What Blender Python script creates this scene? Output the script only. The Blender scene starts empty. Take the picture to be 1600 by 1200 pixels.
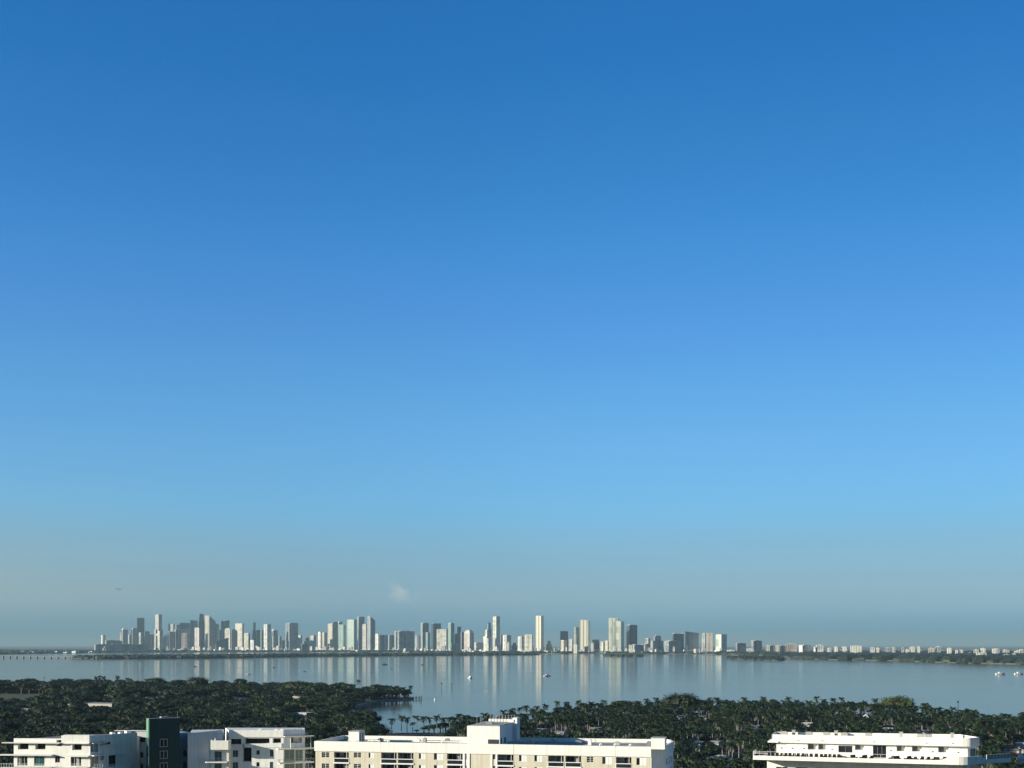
import bpy, math, random
import numpy as np
from mathutils import Vector
R = math.radians
sc = bpy.context.scene
col = sc.collection
rng = random.Random(7)
H = 60.0; F = 2000.0; HY = 1008.0

def tag(o, label=None, cat=None, group=None, kind=None):
    if label: o['label'] = label
    if cat: o['category'] = cat
    if group: o['group'] = group
    if kind: o['kind'] = kind
    return o

def at(px, d, z=None, py=None):
    x = (px - 800) / F * d
    if py is not None: z = H - (py - HY) / F * d
    return Vector((x, d, 0.0 if z is None else z))

def zat(py, d): return H - (py - HY) / F * d

def empty(name, loc, label=None, cat=None, group=None):
    o = bpy.data.objects.new(name, None); col.objects.link(o)
    o.location = loc; o.empty_display_size = 1
    return tag(o, label, cat, group)

class MB:
    def __init__(s): s.v = []; s.f = []; s.uv = []
    def quad(s, a, b, c, d, uv=None):
        n = len(s.v); s.v += [tuple(a), tuple(b), tuple(c), tuple(d)]; s.f.append((n, n+1, n+2, n+3))
        s.uv += uv if uv else [(0, 0)] * 4
    def box(s, x0, x1, y0, y1, z0, z1):
        s.hexa([(x0,y0),(x1,y0),(x1,y1),(x0,y1)], z0, z1)
    def hexa(s, pts, z0, z1, top=None):
        s.prism(pts, z0, z1, top)
    def prism(s, pts, z0, z1, top=None, cap=True):
        # pts: ccw seen from above; top: optional list of top (x,y,z)
        n = len(pts); b = len(s.v)
        area = sum(pts[i][0]*pts[(i+1)%n][1]-pts[(i+1)%n][0]*pts[i][1] for i in range(n))
        if area < 0:
            pts = pts[::-1]
            if top: top = top[::-1]
        tp = top if top else [(p[0], p[1], z1) for p in pts]
        per = 0.0
        for i in range(n):
            j = (i+1) % n
            a = pts[i]; c = pts[j]; L = math.hypot(c[0]-a[0], c[1]-a[1])
            s.quad((a[0],a[1],z0), (c[0],c[1],z0), tp[j], tp[i],
                   [(per,z0),(per+L,z0),(per+L,tp[j][2]),(per,tp[i][2])])
            per += L + 1.7
        if cap:
            k = len(s.v); s.v += [tuple(t) for t in tp]; s.f.append(tuple(range(k, k+n))); s.uv += [(-5,-5)]*n
            k = len(s.v); s.v += [(p[0],p[1],z0) for p in pts[::-1]]; s.f.append(tuple(range(k, k+n))); s.uv += [(-5,-5)]*n
    def cyl(s, p, q, r0, r1, n=8):
        p = Vector(p); q = Vector(q); d = (q-p).normalized()
        a = d.orthogonal().normalized(); b = d.cross(a)
        for i in range(n):
            t0 = 2*math.pi*i/n; t1 = 2*math.pi*(i+1)/n
            u0 = a*math.cos(t0)+b*math.sin(t0); u1 = a*math.cos(t1)+b*math.sin(t1)
            s.quad(p+u0*r0, p+u1*r0, q+u1*r1, q+u0*r1)
        k = len(s.v); s.v += [tuple(q+(a*math.cos(2*math.pi*i/n)+b*math.sin(2*math.pi*i/n))*r1) for i in range(n)]
        s.f.append(tuple(range(k,k+n))); s.uv += [(0,0)]*n
    def build(s, name, m, parent=None, smooth=False):
        off = parent.matrix_basis.translation if parent else Vector((0,0,0))
        pp = parent
        if parent and parent.parent: off = off + parent.parent.matrix_basis.translation
        me = bpy.data.meshes.new(name)
        me.from_pydata([(x-off[0], y-off[1], z-off[2]) for x,y,z in s.v], [], s.f)
        ul = me.uv_layers.new(name='UVMap')
        fl = [c for i in range(len(s.uv)) for c in s.uv[i]]
        ul.data.foreach_set('uv', fl)
        me.materials.append(m)
        if smooth:
            me.polygons.foreach_set('use_smooth', [True]*len(me.polygons))
        o = bpy.data.objects.new(name, me); col.objects.link(o)
        if parent: o.parent = parent
        return o

class Fac:
    """a facade plane through two ground points; u runs to the right, off is towards the viewer"""
    def __init__(s, A, B):
        s.A = Vector((A[0],A[1])); s.B = Vector((B[0],B[1]))
        s.L = (s.B-s.A).length; s.d = (s.B-s.A).normalized(); s.n = Vector((s.d.y, -s.d.x))
    def u(s, px):
        k = (px-800)/F
        return (k*s.A.y-s.A.x)/(s.d.x-k*s.d.y)
    def uz(s, px, py):
        u = s.u(px); y = s.A.y+u*s.d.y
        return u, zat(py, y)
    def xy(s, u, off=0.0):
        p = s.A+s.d*u+s.n*off; return (p.x, p.y)
    def P(s, u, z, off=0.0):
        p = s.A+s.d*u+s.n*off; return (p.x, p.y, z)
    def box(s, mb, u0, u1, z0, z1, o0, o1):
        mb.prism([s.xy(u0,o1), s.xy(u1,o1), s.xy(u1,o0), s.xy(u0,o0)], z0, z1)
    def wall(s, mb, u0, u1, z0, z1, holes, reveal=0.25, off=0.0):
        """sheet with true openings and their reveals"""
        us = sorted(set([u0,u1]+[h[0] for h in holes]+[h[1] for h in holes]))
        zs = sorted(set([z0,z1]+[h[2] for h in holes]+[h[3] for h in holes]))
        us = [u for u in us if u0 <= u <= u1]; zs = [z for z in zs if z0 <= z <= z1]
        for i in range(len(us)-1):
            for j in range(len(zs)-1):
                cu = (us[i]+us[i+1])/2; cz = (zs[j]+zs[j+1])/2
                if any(h[0] < cu < h[1] and h[2] < cz < h[3] for h in holes): continue
                mb.quad(s.P(us[i],zs[j],off), s.P(us[i+1],zs[j],off), s.P(us[i+1],zs[j+1],off), s.P(us[i],zs[j+1],off),
                        [(us[i],zs[j]),(us[i+1],zs[j]),(us[i+1],zs[j+1]),(us[i],zs[j+1])])
        for h in holes:
            r = h[4] if len(h) > 4 else reveal
            a,b,c,d = h[:4]; o = off-r
            mb.quad(s.P(a,c,off), s.P(a,d,off), s.P(a,d,o), s.P(a,c,o))
            mb.quad(s.P(b,d,off), s.P(b,c,off), s.P(b,c,o), s.P(b,d,o))
            mb.quad(s.P(a,d,off), s.P(b,d,off), s.P(b,d,o), s.P(a,d,o))
            mb.quad(s.P(b,c,off), s.P(a,c,off), s.P(a,c,o), s.P(b,c,o))
            mb.quad(s.P(a,c,o), s.P(b,c,o), s.P(b,d,o), s.P(a,d,o))

# ------------------------------------------------------------------ materials
MATS = {}
def mat(name, c, rough=0.7, var=0.12, scale=0.5, bump=0.0, metal=0.0, spec=0.5, c2=None):
    if name in MATS: return MATS[name]
    m = bpy.data.materials.new(name); m.use_nodes = True; nt = m.node_tree; N = nt.nodes; L = nt.links
    b = N['Principled BSDF']; b.inputs['Roughness'].default_value = rough
    b.inputs['Metallic'].default_value = metal; b.inputs['Specular IOR Level'].default_value = spec
    tc = N.new('ShaderNodeNewGeometry')
    n = N.new('ShaderNodeTexNoise'); n.inputs['Scale'].default_value = scale; n.inputs['Detail'].default_value = 5
    L.new(tc.outputs['Position'], n.inputs['Vector'])
    r = N.new('ShaderNodeValToRGB'); e = r.color_ramp.elements
    e[0].position = .3; e[1].position = .7
    if c2 is None:
        e[0].color = tuple(x*(1-var) for x in c)+(1,); e[1].color = tuple(min(1,x*(1+var)) for x in c)+(1,)
    else:
        e[0].color = tuple(c)+(1,); e[1].color = tuple(c2)+(1,)
    L.new(n.outputs['Fac'], r.inputs['Fac']); L.new(r.outputs['Color'], b.inputs['Base Color'])
    if bump:
        bp = N.new('ShaderNodeBump'); bp.inputs['Strength'].default_value = bump; bp.inputs['Distance'].default_value = .05
        n2 = N.new('ShaderNodeTexNoise'); n2.inputs['Scale'].default_value = scale*8
        L.new(tc.outputs['Position'], n2.inputs['Vector'])
        L.new(n2.outputs['Fac'], bp.inputs['Height']); L.new(bp.outputs['Normal'], b.inputs['Normal'])
    MATS[name] = m; return m

def plaster(name, c, streak=.12):
    """painted render with vertical rain streaks"""
    if name in MATS: return MATS[name]
    m = mat(name, c, .75, .05, .35, .15); nt = m.node_tree; N = nt.nodes; L = nt.links
    b = N['Principled BSDF']; src = b.inputs['Base Color'].links[0].from_socket
    g = N.new('ShaderNodeNewGeometry'); mp = N.new('ShaderNodeMapping'); mp.inputs['Scale'].default_value = (1.6,1.6,.12)
    n = N.new('ShaderNodeTexNoise'); n.inputs['Scale'].default_value = 1.0; n.inputs['Detail'].default_value = 6
    L.new(g.outputs['Position'], mp.inputs['Vector']); L.new(mp.outputs['Vector'], n.inputs['Vector'])
    r = N.new('ShaderNodeValToRGB'); r.color_ramp.elements[0].position = .25; r.color_ramp.elements[1].position = .55
    r.color_ramp.elements[0].color = (1-streak*1.6, 1-streak*1.7, 1-streak*2,1); r.color_ramp.elements[1].color = (1,1,1,1)
    L.new(n.outputs['Fac'], r.inputs['Fac'])
    x = N.new('ShaderNodeMix'); x.data_type = 'RGBA'; x.blend_type = 'MULTIPLY'; x.inputs['Factor'].default_value = 1
    L.new(src, x.inputs['A']); L.new(r.outputs['Color'], x.inputs['B']); L.new(x.outputs['Result'], b.inputs['Base Color'])
    return m

def facade(name, wall, glass, bay=4.0, duty=.5, fl=3.6, fduty=.6, mosaic=.25, rough=.45):
    """far tower skin: floors and bays from the metre UVs"""
    m = bpy.data.materials.new(name); m.use_nodes = True; nt = m.node_tree; N = nt.nodes; L = nt.links
    b = N['Principled BSDF']; b.inputs['Roughness'].default_value = rough
    uv = N.new('ShaderNodeUVMap'); sp = N.new('ShaderNodeSeparateXYZ'); L.new(uv.outputs['UV'], sp.inputs['Vector'])
    def M(op, a, bb=None, c=None):
        n = N.new('ShaderNodeMath'); n.operation = op
        for i, q in enumerate((a, bb, c)):
            if q is None: continue
            if isinstance(q, (int, float)): n.inputs[i].default_value = q
            else: L.new(q, n.inputs[i])
        return n.outputs[0]
    oi = N.new('ShaderNodeObjectInfo')
    u = M('DIVIDE', sp.outputs['X'], bay); v = M('DIVIDE', sp.outputs['Y'], fl)
    mu = M('LESS_THAN', M('FRACT', u), duty); mv = M('LESS_THAN', M('FRACT', v), fduty)
    mask = M('MULTIPLY', mu, mv)
    # bigger bays that change tone
    cx = N.new('ShaderNodeCombineXYZ')
    L.new(M('FLOOR', M('DIVIDE', sp.outputs['X'], bay*2.2)), cx.inputs[0])
    L.new(M('FLOOR', M('DIVIDE', sp.outputs['Y'], fl*5)), cx.inputs[1]); L.new(M('MULTIPLY', oi.outputs['Random'], 50), cx.inputs[2])
    wn = N.new('ShaderNodeTexWhiteNoise'); L.new(cx.outputs[0], wn.inputs['Vector'])
    cx2 = N.new('ShaderNodeCombineXYZ'); L.new(M('FLOOR', M('DIVIDE', sp.outputs['X'], bay*1.4)), cx2.inputs[0]); L.new(M('MULTIPLY', oi.outputs['Random'], 77), cx2.inputs[1])
    wn2 = N.new('ShaderNodeTexWhiteNoise'); L.new(cx2.outputs[0], wn2.inputs['Vector'])
    tone = M('ADD', M('MULTIPLY', wn.outputs['Value'], mosaic*1.3), M('MULTIPLY', wn2.outputs['Value'], mosaic*2.1))
    f = M('MINIMUM', M('MAXIMUM', M('ADD', M('MULTIPLY', mask, .8), M('SUBTRACT', tone, mosaic*1.5)), 0), 1)
    x = N.new('ShaderNodeMix'); x.data_type = 'RGBA'
    x.inputs['A'].default_value = tuple(wall)+(1,); x.inputs['B'].default_value = tuple(glass)+(1,)
    L.new(f, x.inputs['Factor']); L.new(x.outputs['Result'], b.inputs['Base Color'])
    MATS[name] = m; return m

CREAM = plaster('cream_paint', (.85,.83,.76), .09)
WHITE = plaster('white_paint', (.84,.84,.80), .11)
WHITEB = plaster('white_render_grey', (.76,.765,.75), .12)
TAN = plaster('tan_paint', (.62,.575,.45), .13)
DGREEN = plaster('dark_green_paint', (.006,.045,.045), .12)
LGREEN = plaster('light_green', (.12,.27,.17), .15)
GRAVEL = mat('roof_gravel', (.42,.41,.38), .95, .3, .25, .5)
ROOFDARK = mat('roof_membrane', (.20,.20,.20), .9, .3, .2, .3)
CONC = mat('concrete', (.40,.39,.37), .9, .15, .5, .3)
TRIM = mat('white_trim', (.82,.82,.80), .5, .04, 1)
DARKTRIM = mat('dark_metal', (.035,.037,.042), .45, .2, 1)
STEEL = mat('grey_metal', (.35,.36,.37), .4, .15, 1, metal=.6)
PANE = mat('window_glass', (.006,.008,.010), .08, .5, .3, spec=.35, c2=(.03,.034,.038))
GREYGLASS = mat('grey_glass', (.22,.225,.23), .3, .3, .5)
TEAL = mat('teal_glass', (.03,.11,.11), .10, .3, .4, spec=.6)
CURT = mat('curtain_fabric', (.16,.155,.145), .85, .5, 1.6, c2=(.5,.49,.45))
BLACKF = mat('black_wicker', (.010,.010,.011), .8, .3, 4)
LEAF = None
def foliage(name, a, b2, c3, scl=.09):
    m = bpy.data.materials.new(name); m.use_nodes = True; nt = m.node_tree; N = nt.nodes; L = nt.links
    b = N['Principled BSDF']; b.inputs['Roughness'].default_value = .6; b.inputs['Specular IOR Level'].default_value = .35
    g = N.new('ShaderNodeNewGeometry')
    n = N.new('ShaderNodeTexNoise'); n.inputs['Scale'].default_value = scl; n.inputs['Detail'].default_value = 3; n.inputs['Roughness'].default_value = .7
    L.new(g.outputs['Position'], n.inputs['Vector'])
    r = N.new('ShaderNodeValToRGB'); e = r.color_ramp.elements
    e[0].position = .34; e[0].color = a+(1,); e[1].position = .68; e[1].color = c3+(1,)
    k = e.new(.5); k.color = b2+(1,)
    L.new(n.outputs['Fac'], r.inputs['Fac'])
    isl = N.new('ShaderNodeMapRange'); isl.inputs['To Min'].default_value = .78; isl.inputs['To Max'].default_value = 1.25
    L.new(g.outputs['Random Per Island'], isl.inputs['Value'])
    x = N.new('ShaderNodeVectorMath'); x.operation = 'SCALE'
    L.new(r.outputs['Color'], x.inputs[0]); L.new(isl.outputs['Result'], x.inputs['Scale'])
    L.new(x.outputs['Vector'], b.inputs['Base Color'])
    MATS[name] = m; return m
PALMLEAF = foliage('palm_leaf', (.005,.012,.005), (.016,.030,.010), (.044,.064,.017), .10)
LEAF = foliage('broad_leaf', (.005,.010,.005), (.015,.030,.009), (.052,.076,.018), .06)
FARLEAF = foliage('far_leaf', (.010,.018,.013), (.018,.028,.018), (.030,.038,.022), .01)
TRUNK = mat('palm_trunk', (.21,.205,.19), .9, .25, 2, .3)
BARK = mat('bark', (.11,.09,.07), .95, .3, 2, .4)
# calibration
HAZE_COL = (.375,.54,.60,1); HAZE_D = 3.4e-5; SKY_S = .1; EXPO = 0.6; SKY_BACK = .58
SKYRAMP = [(0.0, (0.0789, 0.2531, 0.6506)), (0.0115, (0.0789, 0.2531, 0.6506)), (0.0315, (0.1831, 0.2855, 0.5276)), (0.0489, (0.1706, 0.2703, 0.4763)), (0.0773, (0.1794, 0.2858, 0.4452)), (0.1034, (0.1605, 0.3296, 0.5342)), (0.1522, (0.1746, 0.3444, 0.5375)), (0.1999, (0.1497, 0.3502, 0.5532)), (0.2462, (0.1378, 0.3239, 0.5537)), (0.2909, (0.1053, 0.331, 0.5623)), (0.3337, (0.079, 0.3055, 0.5331)), (0.3746, (0.0716, 0.2959, 0.5221)), (0.4134, (0.0508, 0.2821, 0.5272)), (0.4501, (0.0523, 0.2815, 0.5242)), (1.0, (0.0523, 0.2815, 0.5242))]
# ------------------------------------------------------------------ near buildings
def win(fac, root, u0, u1, z0, z1, off, style='grid', frame=TRIM, pane=PANE, cols=2, rows=3, bar=.07, label=None):
    """a window set in an opening: frame bars with the panes as its sub-part"""
    f = MB(); o0, o1 = off+.02, off+.10
    fac.box(f, u0, u0+bar, z0, z1, o0, o1); fac.box(f, u1-bar, u1, z0, z1, o0, o1)
    fac.box(f, u0+bar, u1-bar, z0, z0+bar, o0, o1); fac.box(f, u0+bar, u1-bar, z1-bar, z1, o0, o1)
    W = u1-u0
    for i in range(1, cols):
        t = bar*1.5 if cols == 2 and rows > 1 else bar
        fac.box(f, u0+W*i/cols-t/2, u0+W*i/cols+t/2, z0+bar, z1-bar, o0, o1-.01)
    for j in range(1, rows):
        for i in range(cols):
            a = u0+W*i/cols+bar; b = u0+W*(i+1)/cols-bar
            fac.box(f, a, b, z0+(z1-z0)*j/rows-bar/3, z0+(z1-z0)*j/rows+bar/3, o0, o1-.02)
    w = f.build('window', frame, root)
    if label: w['label'] = label
    g = MB(); fac.box(g, u0+bar*.5, u1-bar*.5, z0+bar*.5, z1-bar*.5, off+.005, off+.04); g.build('pane', pane, w)
    if style == 'shut':
        s = MB(); a = u0+W*.36; fac.box(s, a, u0+W*.66-.05, z0+bar, z1-bar, o1, o1+.03); fac.box(s, u0+W*.66+.05, u1-bar, z0+bar, z1-bar, o1, o1+.03)
        s.build('shutter', TRIM, w)
    if style == 'curtain':
        s = MB(); a = u0+bar+(W-2*bar)*rng.choice((0,0,.25,.5)); b2 = a+(W-2*bar)*rng.choice((.22,.3,.48)); fac.box(s, a, b2, z0+bar, z1-bar, off+.04, off+.055)
        s.build('curtain', CURT, w)
    return w

# --- the middle building: long cream apartment block
A = at(493, 339); B = at(1017, 320)
f = Fac((A.x, A.y), (B.x, B.y)); W = f.L
ZT = 34.6
mid = empty('apartment_building', (*f.xy(W/2), 1.5), 'long beige apartment block with cream parapet band and rooftop penthouse, centre foreground', 'building')
# openings of the first row measured on the facade, repeated down
rowspec = [(502.7,514.6,1175,1184,'grid'), (522,545,1175,1190.6,'bal'), (553,564.4,1175.5,1184.2,'grid'), (576,584.4,1176,1184.6,'shut'),
    (595.6,619.8,1176,1191.6,'bal'), (621.6,646,1176.3,1192,'bal'), (654.5,664.6,1177,1186,'shut'), (678,692.4,1177,1187.8,'shut'),
    (698.6,723.1,1177.5,1193.6,'bal'), (726.6,729.4,1178,1187,'slot'), (769.7,774.4,1178.5,1186.5,'slot'),
    (777.4,802.4,1179,1195,'bal'), (811,823,1179.7,1190,'shut'), (835,847.4,1180,1190.4,'shut'), (856.4,881,1180.7,1197,'bal'), (883.4,908,1181.2,1197.5,'bal'),
    (917,927.4,1182,1191.6,'grid'), (941,956.4,1182.4,1194.4,'shut'), (962.4,986.6,1183,1199,'bal'), (994.4,1010,1184,1196,'shut')]
ZB = f.uz(700, 1176.9)[1]    # underside of the parapet band
hol = []; items = []
for (x0,x1,y0,y1,k) in rowspec:
    u0, za = f.uz(x0, y0); u1, zb = f.uz(x1, y1); 
    for r in range(4):
        a = (u0, u1, min(zb, za-.3)-3*r, min(za, ZB-.02)-3*r)
        dep = 1.7 if k == 'bal' else .22
        if a[3]-a[2] > 2.95: a = (a[0], a[1], a[3]-2.62, a[3])
        if k == 'bal': a = (a[0], a[1], a[3]-2.66, a[3])
        hol.append(a+(dep,)); items.append((k, a, dep, r))
ZL = ZB-12.2
C = at(1038, 322.6); E = at(1051.4, 338); D = at(1046, 345); BL = f.xy(0, -21.7)
foot = [(A.x,A.y), (B.x,B.y), (C.x,C.y), (E.x,E.y), (D.x,D.y), BL]
m = MB()
f.wall(m, 0, W, ZL, ZB, hol)
core = [f.xy(0,-2.0), f.xy(W,-2.0), (C.x,C.y), (E.x,E.y), (D.x,D.y), BL]
# side pieces of the upper storeys and the storeys below
m.quad(f.P(0,ZL,-2), f.P(0,ZL,0), f.P(0,ZB,0), f.P(0,ZB,-2)); m.quad(f.P(W,ZL,0), f.P(W,ZL,-2), f.P(W,ZB,-2), f.P(W,ZB,0))
m.prism(core, ZL, ZT-1.15); m.prism(foot, 1.5, ZL)
m.build('wall', TAN, mid)
# rendered end walls
m = MB(); pts = [(B.x,B.y),(C.x,C.y),(E.x,E.y),(D.x,D.y)]
ef = [Fac(pts[i], pts[i+1]) for i in range(3)]
for q in ef: q.box(m, .02, q.L-.01, ZL, ZB+.02, -.3, .12)
m.build('end_wall', WHITE, mid)
q = ef[1]
for r in range(3):
    for uu in (2.2, 6.5, 11):
        win(q, mid, uu, uu+1.9, ZB-2.4-3*r, ZB-.8-3*r, .11, pane=TEAL, cols=2, rows=1)
# parapet band in panels
m = MB(); joints = [0]+[f.u(x) for x in (594.8,646,697.5,802.8,855,908,961.6)]+[W+.1]
for i in range(len(joints)-1):
    f.box(m, joints[i]+(.04 if i else -.25), joints[i+1]-.04, ZB, ZT, -.45, .28)
f.box(m, -.2, W+.05, ZB+.05, ZT-.03, -.5, .2)
for q in ef: q.box(m, -.02, q.L+.02, ZB, ZT, -.4, .28)
bf = Fac(BL, (D.x,D.y)); bf.box(m, -.2, bf.L, ZT-1.5, ZT, -.2, .2)
lf = Fac(BL, (A.x,A.y)); lf.box(m, 0, lf.L-.5, ZT-1.5, ZT-.004, -.3, .1)
m.build('parapet', CREAM, mid)
m = MB(); m.prism([f.xy(.3,-.5), f.xy(W-.1,-.5), (C.x-.3,C.y+.4), (E.x-.5,E.y), (D.x-.4,D.y-.4), f.xy(.3,-21.4)], ZT-1.2, ZT-1.0)
m.build('roof', GRAVEL, mid)
m = MB(); f.box(m, 9, f.u(720), ZT-1.0, ZT-.75, -16.4, -16.2); f.box(m, 9, f.u(720), ZT-1.0, ZT-.7, -9.3, -9.0)
m.build('roof_kerb', CREAM, mid)
# thin brown lines / pilasters in the middle bay
m = MB()
for a, b in ((723.2,726.4),(729.6,734.2),(767,769.5),(774.6,777.2)):
    f.box(m, f.u(a), f.u(b), ZL, ZB, 0.0, .18)
m.build('pilaster', TRIM, mid)
for (k, a, dep, r) in items:
    u0,u1,z0,z1 = a
    if k == 'grid': win(f, mid, u0, u1, z0, z1, -.2, cols=2, rows=3)
    elif k == 'shut': win(f, mid, u0, u1, z0, z1, -.2, 'shut', cols=3, rows=1)
    elif k == 'slot': win(f, mid, u0, u1, z0, z1, -.2, cols=1, rows=3)
    else:
        win(f, mid, u0+.05, u1-.05, z0+.02, z1-.1, -1.66, 'curtain', frame=STEEL, cols=4, rows=1, label='glazed balcony door')
        b = MB(); f.box(b, u0-.1, u1+.1, z0-.34, z0, -1.6, .22)
        bo = b.build('balcony', TRIM, mid)
        g = MB(); f.box(g, u0+.04, u1-.04, z0+.02, z0+.92, .02, .06); g.build('glass_panel', PANE, bo)
        g = MB(); f.box(g, u0-.02, u1+.02, z0+.95, z0+1.13, .0, .1)
        f.box(g, u0-.02, u0+.06, z0, z0+.95, .0, .1); f.box(g, u1-.06, u1+.02, z0, z0+.95, .0, .1)
        if r < 3 and (u1-u0) > 3: f.box(g, u1-.62, u1-.54, z0+1.13, z1, -.02, .06)
        g.build('railing', TRIM, bo)
# tall corner block on the right end
m = MB(); zc = zat(1153.5, 320); f.box(m, W+.1, W+3.5, ZT-.6, zc, -4.2, .29); m.build('roof_box', CREAM, mid)
m = MB(); f.box(m, W-.05, W+3.65, zc, zc+.15, -4.35, .35); m.build('roof_box_cap', CONC, mid)
# stair box at the left
u0 = f.u(525.5)+1.2; m = MB(); f.box(m, u0, u0+2.9, ZT-1, 36.75, -11, -6.2); sb = m.build('stair_box', CREAM, mid)
m = MB(); f.box(m, u0-.15, u0+3.05, 36.75, 36.95, -11.15, -6.05); m.build('cap', CONC, sb)
sf = Fac(f.xy(u0+2.9,-6.2), f.xy(u0+2.9,-11))
for da, db in ((.9,1.7),(2.6,3.6)): m = MB(); sf.box(m, da, db, ZT-.9, 36.3, 0, .05); m.build('door', DARKTRIM, sb)
# penthouse
pa, pb = f.u(726.5)+.2, f.u(779); zp = zat(1134.5, 331)
m = MB(); f.box(m, pa, pb, ZT-1, zp, -20.5, -1.4); ph = m.build('penthouse', CREAM, mid)
m = MB(); f.box(m, pa+.25, pb-.25, zp, zp+.12, -20.2, -1.7); m.build('penthouse_roof', CONC, ph)
m = MB(); f.box(m, pa+1.5, pb+.3, zp+.12, zp+.85, -20.6, -19.2); f.box(m, pb-1.1, pb+.3, zp+.12, zp+.85, -19.2, -17); m.build('coping', CREAM, ph)
m = MB(); f.box(m, pb-.1, pb+1.15, ZT-1, 40.4, -20.9, -17.2); m.build('chimney', WHITE, ph)
m = MB()
for i in range(9):
    m.cyl(f.P(pa+2+i*.85, zp+.12, -19.0), f.P(pa+2+i*.85, zp+1.9, -19.0), .05, .05, 5)
m.cyl(f.P(pa+2, zp+1.9, -19.0), f.P(pa+8.9, zp+1.9, -19.0), .05, .05, 5); m.cyl(f.P(pa+2, zp+1.4, -19.0), f.P(pa+8.9, zp+1.4, -19.0), .04, .04, 5)
m.build('railing', STEEL, ph)
lu0, lu1 = f.u(760)+.1, f.u(777.5); m = MB(); f.box(m, lu0, lu1, ZT-.95, zat(1155,331), -1.4, -1.33)
lv = m.build('louvre', DARKTRIM, ph); m = MB()
for i in range(4): f.box(m, lu0+.5, lu1-.1, ZT-.6+i*.38, ZT-.54+i*.38, -1.33, -1.27)
m.build('slat', STEEL, lv)
pf = Fac(f.xy(pb,-1.4), f.xy(pb,-17))
m = MB(); pf.box(m, 1.2, 2.3, ZT-1, ZT+1.3, 0, .05); m.build('door', DARKTRIM, ph); m = MB(); pf.box(m, 5, 7.2, ZT-.2, ZT+1.2, 0, .05); m.build('louvre', DARKTRIM, ph)
for k in range(4):
    m = MB(); c0 = pb+1+k*1.7; f.box(m, c0, c0+1.1, ZT-1, ZT+.1+.3*(k%2), -7.5-k*1.3, -6.3-k*1.3); f.box(m, c0+.1, c0+1.0, ZT+.1+.3*(k%2), ZT+.2+.3*(k%2), -7.4-k*1.3, -6.4-k*1.3)
    m.build('air_conditioner', STEEL, mid)
for k, (px, o) in enumerate(((553,-1.6),(577,-2.4),(587,-2.4),(602,-2.4),(653,-3),(682,-5),(714,-3.4),(934,-3.5),(957,-3.5),(981,-3.2),(541,-1.8))):
    u = f.u(px); m = MB(); m.cyl(f.P(u, ZT-1.0, o), f.P(u, ZT+.25, o), .16, .16, 7); m.cyl(f.P(u, ZT+.2, o), f.P(u+.42, ZT+.3, o), .15, .13, 7); m.cyl(f.P(u+.4, ZT+.32, o), f.P(u+.4, ZT-.05, o), .12, .12, 6)
    m.build('vent_pipe', TRIM, mid)

for k, (px, o, w_, h_) in enumerate(((566,-13,1.3,.9),(618,-16,1.8,.75),(640,-12,.9,1.3),(668,-17,1.2,.9),(700,-15,2.0,.8),(842,-16,1.3,1.2),(880,-17,1.8,.9),(905,-14,.9,1.4),(946,-16,1.5,.8),(1000,-15,1.1,1.1))):
    u = f.u(px); m = MB(); f.box(m, u, u+w_, ZT-1, ZT-1+h_, o-1.1, o); m.cyl(f.P(u+w_/2, ZT-1+h_, o-.5), f.P(u+w_/2, ZT-.85+h_, o-.5), .3, .3, 8); m.build('air_conditioner', (STEEL, TRIM, CONC)[k%3], mid)
for (u, o, h_) in ((pa+1.0,-8,2.6),(pa+1.9,-8.4,1.9),(pb-1.4,-10,3.2)):
    m = MB(); m.cyl(f.P(u,zp,o), f.P(u,zp+h_,o), .045, .03, 5); m.cyl(f.P(u-.5,zp+h_*.8,o), f.P(u+.5,zp+h_*.8,o), .03, .03, 4); m.build('antenna', STEEL, ph)
m = MB(); f.box(m, pa+3.5, pa+5.2, zp+.12, zp+.75, -9.5, -7.8); m.build('air_conditioner', STEEL, ph)
# --- right building: white modernist block with sun deck
A = at(1206, 290); B = at(1500, 278.4); f = Fac((A.x,A.y),(B.x,B.y)); W = f.L
rb = empty('apartment_building', (*f.xy(W/2), 1.5), 'white modern apartment block with rounded corner and long deck of black chairs', 'building')
C = at(1510, 277.8); E = at(1530.5, 280.5); ZT = 39.8; ZF = 37.95
def rounded(P, Q, Rr, n=5):
    """quadratic corner from P to R through control Q"""
    return [tuple((1-t)**2*P[i]+2*t*(1-t)*Q[i]+t*t*Rr[i] for i in (0,1)) for t in [k/n for k in range(n+1)]]
cor = rounded(f.xy(W-1.2), f.xy(W+1.5), (C.x+1.0, C.y+.42))
back = Fac((E.x,E.y), (E.x+3, E.y+16))
bk = (E.x-1, E.y+9.5); bl = f.xy(0,-9)
m = MB(); m.prism([f.xy(0)]+cor+[(E.x,E.y), bk, bl], ZF, ZT-.9); m.build('fascia', CREAM, rb)
ring = [f.xy(0)]+cor+[(E.x,E.y), bk, bl]
m = MB()
for i in range(len(ring)):
    q = Fac(ring[i], ring[(i+1)%len(ring)]); q.box(m, 0, q.L, ZT-.9, ZT, -.3, 0)
m.build('parapet', CREAM, rb)
m = MB(); f.box(m, -.9, 1.5, ZF, ZF+.32, -6, .3); m.build('canopy', CREAM, rb)
for k, px in enumerate((1222,1236,1262,1290,1304,1318,1357,1408,1440,1452,1490)):
    u = f.u(px); m = MB()
    if k % 3 == 1: f.box(m, u-.35, u+.35, ZT-.9, ZT+.5, -8.2, -7.4); f.box(m, u-.45, u+.45, ZT+.5, ZT+.6, -8.3, -7.3)
    else: f.box(m, u-.8, u+.7, ZT-.9, ZT+.28, -6.5, -5.2); f.box(m, u-.6, u+.5, ZT+.28, ZT+.36, -6.3, -5.4)
    m.build('roof_vent', CONC, rb)
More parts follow.
